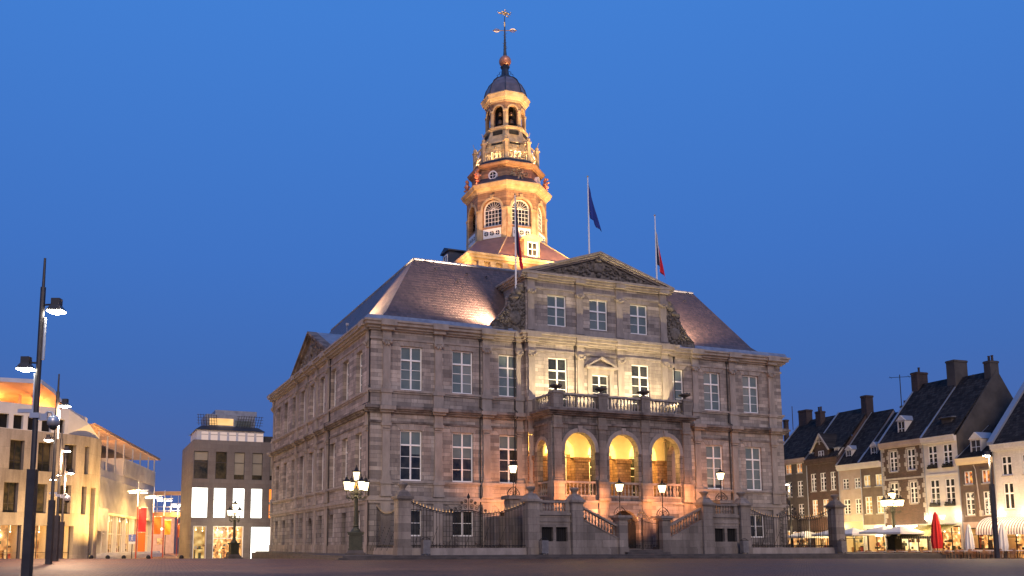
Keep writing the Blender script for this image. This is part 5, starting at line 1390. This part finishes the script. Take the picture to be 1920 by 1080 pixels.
# ================================================================== LEFT: WHITE MALL BUILDING
WA=math.atan2(.991,-.134)
M['clad']=noisy('white_fluted_cladding',(.5,.46,.39),(.62,.57,.48),.5,.6,bump=0)
mall = empty('shopping_building', (-45,115,0), WA, 'long white ribbed building with an open roof terrace and lit shop fronts', 'building')
m=MB(); m.box(-3,44,0,14,5.5,10.2); m.box(-3,44,-.08,14,10.2,11.25); m.box(18.7,44,-.05,14,11.25,13.9); m.box(12,18.7,1.2,3,11.25,12.8)
m.build('wall', M['clad'], mall)
m=MB()
for k in range(64):
    x=-2.8+k*.73; m.box(x-.09,x+.09,-.3,0,5.5,10.15)
for k in range(34):
    x=18.9+k*.74; m.box(x-.09,x+.09,-.32,-.05,11.3,13.85)
m.box(-3,44,-.17,0,7.75,7.85)
m.build('cladding_rib', M['clad'], mall)
m=MB(); m.box(-3,44,-.3,14,5.2,5.5); m.build('soffit', M['cream'], mall)
for k in range(9):
    a_=-2.6+k*5.1; b__=a_+5.1; shop_room(ID,mall,a_,b__-.1,-.3,5.2,M['shop'],3.2,500+k)
    q=MB(); 
    for j in range(5): x=a_+j*1.27; q.box(x-.04,x+.04,.3,.38,-.2,5.2)
    q.box(a_,b__,.3,.38,2.6,2.7); q.build('shop_front', M['white'], mall)
for x in (-2.6,2.2,7.,10.4,16.,22,28,34,43.5):
    m=MB(); m.box(x-.35,x+.35,-.1,.6,-1.2,5.2); m.build('pillar', M['concw'], mall)
m=MB(); m.box(-2,6.5,-.9,-.3,2.9,5.9); 
for k in range(12): m.box(-1.9+k*.72,-1.84+k*.72,-.96,-.9,2.9,5.9)
m.build('hanging_screen', M['clad'], mall)
m=MB(); m.box(-3,46,-1.6,6,-1.3,-.28); m.box(-3,46,-1.2,6,-.28,.05); m.build('raised_step', M['concw'], mall)
m=MB(); m.box(-3,18.7,3.2,3.3,11.25,15.2); m.build('terrace_glass', M['glassg'], mall)
# pergola roof
m=MB()
def roof_y(x): return -.6+ (0 if x>0 else .00)
m.box(-3,44.5,-.9,-.7,15.95,16.3); m.box(-3,44.5,3.6,3.8,15.95,16.25); 
for k in range(32): m.box(-3+k*1.53,-2.9+k*1.53,-.7,3.6,16.0,16.2)
for y in (.2,1.1,2.,2.9): m.box(-3,44.5,y-.05,y+.05,16.2,16.28)
m.box(-3,44.5,3.8,12,16.0,16.3)
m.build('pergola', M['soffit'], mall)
for x in (-2,3,8,13,18.5,25,31,38,43.5):
    m=MB(); m.box(x-.1,x+.1,-.15,.05,11.2,15.95); m.build('pergola_post', M['clad'], mall)
# swept orange roof over the concrete building corner
rf = empty('swept_roof', (-48.7,100,0), 0, 'curved white edged roof with orange lit underside above the concrete building', 'roof')
m=MB(); e2=MB()
kp=[(-62,100,19.9),(-51.9,104,20.1),(-47.9,106,20.2),(-47.25,108,19.4),(-46.6,109.4,18.0),(-45.75,111,17.0),(-44.9,112.8,16.5)]
pt=[]
for (a,b) in zip(kp[:-1],kp[1:]):
    for i in range(4): pt.append(tuple((a[k]+(b[k]-a[k])*i/4)-(-48.7,100,0)[k] for k in range(3)))
pt.append(tuple(kp[-1][k]-(-48.7,100,0)[k] for k in range(3)))
for (a,b) in zip(pt[:-1],pt[1:]):
    A2=(a[0]-9,a[1]+7,a[2]-3.2); B2=(b[0]-9,b[1]+7,b[2]-3.2)
    m.add([a,b,B2,A2],[(0,1,2,3)])
    e2.add([a,b,(b[0],b[1],b[2]+.5),(a[0],a[1],a[2]+.5),(A2[0],A2[1],A2[2]+.6),(B2[0],B2[1],B2[2]+.6)],[(0,1,2,3),(3,2,5,4)])
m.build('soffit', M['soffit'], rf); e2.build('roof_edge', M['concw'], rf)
for x,y in ((-2.6,8.),(-1.2,8.6),(-9.,7.),(-6.,7.4)):
    MB().box(x-.14,x+.14,y-.14,y+.14,16.9,19.2).build('column', M['soffit'], rf)

# footbridge
br = empty('footbridge', (-50.5,166,0), .02, 'glazed footbridge with white railings crossing the side street', 'footbridge')
m=MB(); m.box(-3,19,0,2.5,6.2,7.0); m.box(-3,19,-.1,2.6,10.3,10.9); m.build('deck', M['soffit'], br)
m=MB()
for k in range(9): m.box(-2+k*2.5,-1.88+k*2.5,-.1,.0,7,10.3)
m.box(-3,19,-.12,0.,8.0,8.1); m.box(-3,19,-.12,.0,7.35,7.4); m.build('railing', M['white'], br)

# far backdrop buildings in the street
for (x,y,w,d,h,lb) in ((-88,215,24,20,9,'distant dark building at the end of the side street'),(-74,235,30,18,7.5,'distant low dark building seen under the footbridge')):
    e = empty('distant_building',(x,y,0),.05,lb,'building')
    m=MB(); panel(m,ID,0,w,-1,h,[(2+k*3,3.6+k*3,z,z+1.5) for k in range(int(w/3)-1) for z in (1.2,4.4)],.3); m.box(0,w,.4,d,-1,h-.01); m.build('wall', M['bpink'], e)
    m=MB()
    for k in range(int(w/3)-1): m.box(2+k*3,3.6+k*3,.2,.3,1.2,2.7)
    m.build('window', M['warm'], e)

for (x,y,lb) in ((-57.5,188,'small distant street lamp beyond the footbridge at left'),(-54.,196,'small distant street lamp beyond the footbridge in the middle'),(-52.,205,'small distant street lamp beyond the footbridge at right')):
    e=empty('far_street_lamp',(x,y,gz(y)),0,lb,'street lamp','distant lamps beyond the footbridge')
    MB().tube([(0,0,0),(0,0,5.6)],.08,6).tube([(-.8,0,5.5),(.8,0,5.5)],.05,4).build('post',M['iron'],e)
    for sx in (-.8,.8): MB().blob((sx,0,5.3),.28).build('lamp_globe',M['lamp'],e)
M['redwall']=plain('red_hoarding',(.5,.04,.03),.7)
for (x,y,w_,h_,lb) in ((-61,176,2.2,2.6,'red advertising panel in the side street below the bridge'),(-52.5,181,3.6,1.6,'low red hoarding at the end of the side street')):
    e=empty('hoarding',(x,y,gz(y)),0,lb,'panel'); MB().box(0,w_,0,.12,.2,h_).build('panel',M['redwall'],e); MB().box(.1,.2,.02,.1,0,.2).box(w_-.2,w_-.1,.02,.1,0,.2).build('foot',M['iron'],e)
# ------------------------------------------------------------------ banner poles
M['banred']=plain('red_banner_cloth',(.65,.03,.04),.8); M['banor']=plain('orange_banner_cloth',(.8,.2,.03),.8); M['banyel']=plain('yellow_banner_cloth',(.8,.42,.04),.8)
M['polered']=plain('red_painted_pole',(.45,.08,.04),.5)
M['street']=glow('street_lamp_lens',(1.,.92,.75),14)
for i,(d,xx,mt,lb,h,bz0,bh) in enumerate(((120,-40.5,'banred','lamp pole with a bright red banner, nearest in the side street',9.6,3.5,3.2),(135,-43.2,'banor','lamp pole with an orange banner, second in the side street',9.9,3.6,2.6),(150,-46.2,'banyel','lamp pole with a yellow banner, third in the side street',10.2,3.7,2.4),(166,-48.6,'banor','lamp pole with an orange banner, farthest in the side street',10.2,3.4,2.4))):
    e = empty('banner_pole',(xx,d,gz(d)),.0,lb,'lamp pole','lamp poles with banners in the side street')
    MB().tube([(0,0,0),(0,0,6.8)],.11,8,.09).build('lower_pole', M['polered'], e)
    MB().tube([(0,0,6.8),(0,0,h+.8)],.07,6,.04).tube([(-1.4,0,h-.7),(1.4,0,h-.55)],.06,5).build('upper_pole', M['white'], e)
    for s in (-1,1): MB().box(s*.75-.42,s*.75+.42,-.1,.1,h-.97,h-.86).build('lamp_lens', M['street'], e)
    m=MB(); rows=8
    P_=[(.15+j*.35,.06*sin(j*1.3+k*.8),bz0+bh*k/rows) for k in range(rows+1) for j in range(4)]
    m.add(P_,[(k*4+j,k*4+j+1,(k+1)*4+j+1,(k+1)*4+j) for k in range(rows) for j in range(3)]); o=m.build('banner', M[mt], e)
    o.modifiers.new('s','SOLIDIFY').thickness=.02
    if i==0:
        m=MB(); m.box(.2,1.15,-.03,.03,.9,3.4); m.build('lower_banner', M['banor'], e)
    MB().tube([(.1,0,bz0+bh),(1.3,0,bz0+bh)],.025,4).build('banner_arm', M['white'], e)
# blue pictogram sign
e = empty('pedestrian_sign',(-38.3,112,gz(112)),0,'small blue square sign with a white walking figure on a post','sign')
MB().tube([(0,0,0),(0,0,2.9)],.06,6).build('post', M['mast'], e)
M['signblue']=plain('sign_blue',(.03,.1,.45),.4)
pl=MB().box(-.42,.42,-.1,-.06,2.1,2.95).build('plate', M['signblue'], e)
m=MB(); F=lambda x,y,z:(x,y-.11,z)
m.rev((0,0,0),[(.075,0),(.075,.01)],10,F=lambda a,b,c:(a,-.105-c,2.8+b))
m.tube([(0,-.11,2.7),(-.02,-.11,2.45)],.05,5); m.tube([(-.02,-.11,2.45),(-.14,-.11,2.2)],.03,4); m.tube([(-.02,-.11,2.45),(.12,-.11,2.22)],.03,4); m.tube([(-.01,-.11,2.66),(.13,-.11,2.5)],.022,4); m.tube([(-.01,-.11,2.66),(-.14,-.11,2.5)],.022,4)
m.build('pictogram', M['white'], pl)
MB().box(-.42,.42,-.1,-.06,1.8,2.05).build('lower_plate', M['white'], e)
# round bollards
for i,px_ in enumerate((172,203,233,279,341)):
    d=96.; x=(px_-830)/1703*d
    o=MB().rev((0,0,0),[(.2,0),(.24,.1),(.22,.24),(.12,.34),(0,.37)],12).build('bollard', M['iron'], None, True); o.location=(x,d,gz(d))
    tag(o,'low round black bollard in the row across the side street','bollard','row of low bollards')

# ================================================================== GREY SHOP BUILDING
GA=math.atan2(.368,.93)
M['gstone']=blocks('grey_brown_stone_slabs',(.2,.175,.16),(.155,.135,.125),(.1,.09,.08),1.6,.62,.008,stain=.12,c3=(.18,.155,.14),bump=.15)
M['wlit']=glow('white_lit_shop_window',(1.,.97,.86),3.4)
M['wor']=glow('orange_lit_window',(1.,.25,.03),1.6)
M['wtop']=glow('penthouse_warm_window',(1.,.62,.25),1.3,(.8,.4,.12),.7)
M['pblind']=noisy('pale_roller_blind',(.26,.23,.18),(.32,.29,.22),.4,.5,bump=0)
M['pinkw']=glow('pale_lit_attic_window',(.85,.62,.55),.75)
gb = empty('shop_building',(-35.6,128,0),GA,'square grey stone shop building with brilliantly lit white windows','building')
m=MB(); up=[(.15,2.1,10.5,14.45),(3.15,4.75,10.5,14.45),(5.8,7.3,10.5,14.45),(8.4,9.9,10.5,14.45),(10.95,12.6,10.5,14.45)]
mid=[(-.02,2.25,5.0,9.2),(3.05,4.8,5.0,9.2),(5.75,7.45,5.0,9.2),(8.35,10.,5.0,9.2),(10.95,12.6,5.0,9.2)]
lo=[(.35,2.2,-1.2,3.8),(3.1,7.4,-1.2,3.8),(8.4,11.7,-1.2,3.8)]
panel(m,ID,0,20,-1.6,16.1,up+mid[1:]+[(0,2.25,5,9.2)]+lo,.35)
m.quad((0,0,-1.6),(0,16,-1.6),(0,16,16.1),(0,0,16.1)); m.quad((0,.1,16.1),(20,.1,16.1),(20,16,16.1),(0,16,16.1)); m.quad((20,0,-1.6),(20,16,-1.6),(20,16,16.1),(20,0,16.1)); m.build('wall', M['gstone'], gb)
for i,(a,b,c,d) in enumerate(up):
    q=MB(); q.box(a,a+.07,.2,.3,c,d);q.box(b-.07,b,.2,.3,c,d);q.box(a+.07,b-.07,.2,.3,c,c+.08);q.box(a+.07,b-.07,.2,.3,d-.08,d);q.box(a+.07,b-.07,.2,.3,c+(d-c)*.6,c+(d-c)*.6+.08); o=q.build('window',M['mast'],gb)
    q=MB(); q.quad((a,.28,c),(b,.28,c),(b,.28,d),(a,.28,d)); q.build('pane', M['glassg'], o)
    if i!=1:
        q=MB(); z=c+(d-c)*(.68 if i==0 else .18); q.quad((a+.07,.27,z),(b-.07,.27,z),(b-.07,.27,d-.08),(a+.07,.27,d-.08)); q.build('blind', M['pblind'], o)
for i,(a,b,c,d) in enumerate(mid):
    a=max(a,0.); q=MB(); q.box(a,a+.05,.2,.3,c,d);q.box(b-.05,b,.2,.3,c,d)
    if i: q.box(a+.05,b-.05,.2,.28,c+(d-c)*.6,c+(d-c)*.6+.05)
    o=q.build('window',M['mast'],gb); q=MB(); q.quad((a,.29,c),(b,.29,c),(b,.29,d),(a,.29,d)); q.build('pane', M['wor'] if i==4 else M['wlit'], o)
for i,(a,b,c,d) in enumerate(lo):
    q=MB(); q.box(a,a+.12,.15,.3,c,d);q.box(b-.12,b,.15,.3,c,d);q.box(a+.12,b-.12,.15,.3,d-.12,d)
    if i==1: q.box(a+.12,b-.12,.2,.28,2.0,2.07); q.box((a+b)/2-.04,(a+b)/2+.04,.2,.28,2.07,3.68)
    o=q.build('shop_window',M['white'] if i<2 else M['mast'],gb); q=MB(); q.quad((a,.31,c),(b,.31,c),(b,.31,d),(a,.31,d)); q.build('pane', M['clear'] if i<2 else M['wlit'], o)
    if i<2: shop_room(ID,gb,a,b,max(c,-.8),d,[M['yell'],M['shop']][i],2.2,77+i)
m=MB(); panel(m,ID,.5,10.1,16.1,17.7,[(1.15+k*1.32,2.15+k*1.32,16.2,17.45) for k in range(7)],.2,); 
m2_=MB(); 
for v_ in m.v: m2_.v.append((v_[0],v_[1]+1.,v_[2]))
m2_.f=m.f; m2_.box(.5,10.1,1.25,9,16.1,17.69); m2_.build('attic_wall', M['concw'], gb)
m=MB(); 
for k in range(7): m.box(1.15+k*1.32,2.15+k*1.32,1.12,1.2,16.2,17.45)
o=m.build('attic_window', M['pinkw'], gb)
m=MB()
for k in range(7): m.box(1.15+k*1.32,2.15+k*1.32,1.08,1.12,17.0,17.06)
m.build('attic_bar', M['mast'], o)
m=MB(); m.frus(.3,10.3,.7,9.2,17.7,1.2,9.4,1.6,8.6,18.35); m.build('attic_roof', M['mast'], gb)
m=MB(); m.box(1.9,9.,2.2,8,18.35,20.2); m.build('penthouse_wall', M['lead'], gb)
m=MB(); m.box(2.4,5.8,2.1,2.2,18.6,19.6); m.build('penthouse_window', M['wtop'], gb); m=MB(); m.box(6.,8.4,2.1,2.2,18.5,19.4); m.build('penthouse_window', M['paneb'], gb)
m=MB()
for k in range(26):
    x=.6+k*.37
    if 3.2<x<6.2: continue
    m.tube([(x+(.25 if x<5 else -.25),1.9,18.4),(x,1.2,20.)],.035,4)
for z in (18.7,19.1,19.5,19.9): m.box(.5,3.3,1.4+(20-z)*.3,1.45+(20-z)*.3,z,z+.05); m.box(6.2,10.1,1.4+(20-z)*.3,1.45+(20-z)*.3,z,z+.05)
m.build('sun_screen', M['mast'], gb)
m=MB(); m.box(3.2,9.3,2.6,7,20.2,20.9); m.build('plant_room', M['lead'], gb)
m=MB(); m.box(10.4,20,2,9,16.1,17.2); m.build('roof_box', M['mast'], gb)
# dim clothed figures would be a blur in the shop window: left to the lit interior

# ================================================================== LIGHTS
def point(name, loc, w, c, r=.15):
    l=D.lights.new(name,'POINT'); l.energy=w; l.color=c; l.shadow_soft_size=r
    o=D.objects.new(name,l); COL.objects.link(o); o.location=loc; return o
def spot(name, loc, to, w, c, ang=90, blend=.6, r=.12):
    from mathutils import Vector
    l=D.lights.new(name,'SPOT'); l.energy=w; l.color=c; l.spot_size=R(ang); l.spot_blend=blend; l.shadow_soft_size=r
    o=D.objects.new(name,l); COL.objects.link(o); o.location=loc
    o.rotation_euler=(Vector(to)-Vector(loc)).to_track_quat('-Z','Y').to_euler(); return o
WARM=(1.,.62,.28); ORA=(1.,.37,.13); YEL=(1.,.74,.3); WHT=(1.,.86,.66)
# balcony floodlights washing the centre bays
for x in (17.2,20.6,25.4,28.9):
    spot('balcony_floodlight', HP(x,-3.6,13.6), HP(x,-.6,19.5), 3000, (1.,.77,.42), 115, .8)
# vaults of the loggia
for x in (18.3,22.95,27.5):
    point('loggia_light', HP(x,-2.0,9.6), 420, (1.,.6,.17), .2)
    point('loggia_light', HP(x,1.2,10.2), 700, (1.,.62,.17), .2)
# roof floodlights by the trophies
spot('roof_floodlight', HP(13.6,.4,21.7), HP(7.0,4.8,27.4), 38000, (1.,.66,.42), 80, .9)
spot('roof_floodlight', HP(32.2,.4,21.7), HP(38.6,4.8,27.4), 32000, (1.,.66,.42), 80, .9)
spot('roof_floodlight', HP(1.7,14.2,24.1), HP(3.9,7.0,25.7), 38000, (1.,.62,.32), 62, .9)
# belfry tower
for (x,y,z,tx,ty,tz,w,a) in ((19.5,6.6,29.8,21.0,14.8,39.5,9500,70),(26.5,6.6,29.9,23.,14.8,39.5,17000,75),(34.5,11.,30.0,27.5,18,38.,7819,75),(12.5,10.5,30.,17.5,16.5,38,2300,60)):
    spot('tower_floodlight', HP(x,y,z), HP(tx,ty,tz), w*1.2, (1.,.64,.27) if x>25 else (1.,.5,.2), a, .7)
for k in (4,7,6):
    am=O0+k*pi/4
    point('ledge_light', HP(TX+5.5*cos(am),TY+5.5*sin(am),43.3), 90, (1.,.32,.15), .1)
for k in range(3,8):
    am=O0+(k+.5)*pi/4
    point('gallery_light', HP(TX+3.45*cos(am),TY+3.45*sin(am),46.6), 620, (1.,.72,.42), .1)
spot('lantern_floodlight', HP(18.5,8.,38.), HP(22.2,19,54), 7000, (1.,.62,.3), 24, .8)
spot('lantern_floodlight', HP(29.5,8.5,38.), HP(23,19,54), 24000, (1.,.66,.34), 24, .8)
spot('tower_base_floodlight', HP(15.5,6.4,29.7), HP(17,11.,32.3), 1500, (1.,.6,.22), 120, .8)
# forecourt lanterns
for (x,y,z,w) in ((20.72,-7,6.1,900),(25.18,-7,6.1,900),(11.85,-4,7.7,900),(34.05,-4,7.7,900)):
    point('lantern_light', HP(x,y,z), w, ORA, .25)
for x in (20.9,22.95,25.): spot('forecourt_floodlight', HP(x,-6.6,1.0 if x==22.95 else 4.4), HP(22.95+(x-22.95)*2.2,-4.4,5.0), 1250, ORA, 125, .7)
for x in (16.4,29.6): spot('forecourt_floodlight', HP(x,-6.3,5.6), HP(x,-4.4,5.6), 700, ORA, 120, .7)
for x in (12.9,32.9): spot('forecourt_floodlight', HP(x,-3.2,3.9), HP(x-.6 if x<20 else x+.9,0,7.6), 1800, ORA, 115, .5)
# candelabra and masts
for p,w in (((-7.,73,5.7),420),((-26.2,114,gz(114)+5.7),420),((49.4,99.2,5.6),420)): point('street_lamp_light', p, w, (1.,.72,.4), .9)
spot('mast_floodlight', (-13.5,30.7,9.1), (0,68,8), 9000, (1.,.8,.62), 120, .8,.3)
for p in ((-22.,52,9.),(-26.,62,7.4),(-30.6,74,6.9)): point('mast_light', (p[0],p[1],p[2]-.5), 3600, (1.,.62,.36), .3)
point('mast_light', (47.2,78,8.4), 1400, (1.,.74,.45), .3); point('mast_light', (42.8,112,7.9), 1000, (1.,.74,.45), .3)
# side street
for x,d in ((-40.5,119.6),(-43.2,134.6),(-46.2,149.6),(-48.6,165.6)): spot('banner_pole_light', (x,d,8.4), (x-2.5,d,0), 5200, (1.,.58,.2), 140, .5, .4)
def lp(o,x,y,z):
    a=o.rotation_euler[2]; return (o.location[0]+x*cos(a)-y*sin(a), o.location[1]+x*sin(a)+y*cos(a), z)
for x in (-1,12,26): point('soffit_light', lp(mall,x,-1.6,4.3), 550, (1.,.62,.2), .4)
for x,d in ((-42.,118.),(-44.5,133.),(-46.8,147.)): point('mall_fill_light', (x,d,7.6), 700, (1.,.6,.22), .2)  # extra lamps added off the poles to brighten the mall wall
for x in (2,14,30): point('terrace_light', lp(mall,x,1.6,13.6), 420, (1.,.5,.2), .3)
spot('corner_light', lp(cb,14.8,-3.2,1.5), lp(cb,10.,1.,7.5), 22000, (1.,.56,.15), 100, .8, .1); point('corner_light', lp(cb,3,-6,2.2), 4500, (1.,.6,.22), .1)
point('roof_light', (-54,106.5,17.4), 800, (1.,.42,.12), .3); point('roof_light', (-49.6,109.5,17.2), 700, (1.,.42,.12), .3)
point('far_wall_fill', (-55,196,6.), 9000, (1.,.5,.2), .4); point('far_wall_fill', (-70,205,5.), 9000, (1.,.5,.2), .4)  # fill lamps added to warm the distant building walls
point('shop_light', lp(gb,5,-4,3.), 700, (1.,.82,.55), .1)
# cafe terrace
for s,o_,z,w,c in ((-27,3,3.4,500,WARM),(-22,3,3.6,650,YEL),(-18.5,3,3.6,650,YEL),(-14,3,3.8,600,WARM),(-9.5,3.2,3.0,300,YEL),(-5,3,3.8,500,WARM),(-.5,3.2,4.6,560,WARM),(3,3.4,4.6,500,WARM)):
    p=rp(s,o_); point('cafe_light', (p[0],p[1],z), w*1.2, c, .3)
for s in (-11,-7.1,-2.2,.6): p=rp(s,.7); point('facade_uplight', (p[0],p[1],4.5), 30, (1.,.8,.5), .1)

# ================================================================== SKY, SUN, CAMERA
w = D.worlds.new("World"); SC.world = w; w.use_nodes = True; nt = w.node_tree; L = nt.links
bg = nt.nodes['Background']
sk = N(nt,'ShaderNodeTexSky', sky_type='NISHITA'); sk.sun_disc=False; sk.sun_elevation=R(-3.); sk.sun_rotation=R(172); sk.ozone_density=4; sk.air_density=1.2; sk.dust_density=.4
SKYMIX=.92
tc=N(nt,'ShaderNodeTexCoord'); sp=N(nt,'ShaderNodeSeparateXYZ'); L.new(tc.outputs['Generated'],sp.inputs[0])
rp_=N(nt,'ShaderNodeValToRGB'); e=rp_.color_ramp.elements
e[0].position=0; e[0].color=(.105,.155,.36,1); e[1].position=1; e[1].color=(.05,.21,.66,1)
for pz,cz in ((.08,(.075,.14,.405,1)),(.19,(.058,.162,.505,1)),(.3,(.056,.185,.595,1)),(.53,(.06,.23,.71,1))):
    k=e.new(pz); k.color=cz
L.new(sp.outputs[2],rp_.inputs[0])
sc_=N(nt,'ShaderNodeMix', data_type='RGBA', blend_type='MULTIPLY'); sc_.inputs[0].default_value=1; sc_.inputs[7].default_value=(1,1,1,1)
L.new(sk.outputs[0],sc_.inputs[6])
mul=N(nt,'ShaderNodeVectorMath', operation='SCALE'); mul.inputs[3].default_value=10.; L.new(rp_.outputs[0],mul.inputs[0])
mx=N(nt,'ShaderNodeMix', data_type='RGBA'); mx.inputs[0].default_value=SKYMIX; L.new(sc_.outputs[2],mx.inputs[6]); L.new(mul.outputs[0],mx.inputs[7])
L.new(mx.outputs[2],bg.inputs[0]); bg.inputs[1].default_value=.1
sl=D.lights.new('sun','SUN'); sl.energy=1.35; sl.angle=R(25); sl.color=(1.,.76,.6)
so=D.objects.new('sun',sl); COL.objects.link(so); so.rotation_euler=(R(62),0,R(8))
cam=D.cameras.new('camera'); co=D.objects.new('camera',cam); COL.objects.link(co); SC.camera=co
co.location=(0,0,H); co.rotation_euler=(R(90+7.35),0,0)
cam.sensor_width=36; cam.lens=1689/1920*36; cam.shift_x=(960-830)/1920; cam.shift_y=(804-540)/1920
cam.clip_end=6000; cam.clip_start=.1
SC.view_settings.view_transform='Standard'; SC.view_settings.look='None'; SC.view_settings.gamma=1; SC.view_settings.exposure=0
SC.cycles.use_denoising=True; SC.cycles.max_bounces=5; SC.cycles.diffuse_bounces=3; SC.cycles.glossy_bounces=3
SC.cycles.sample_clamp_indirect=4
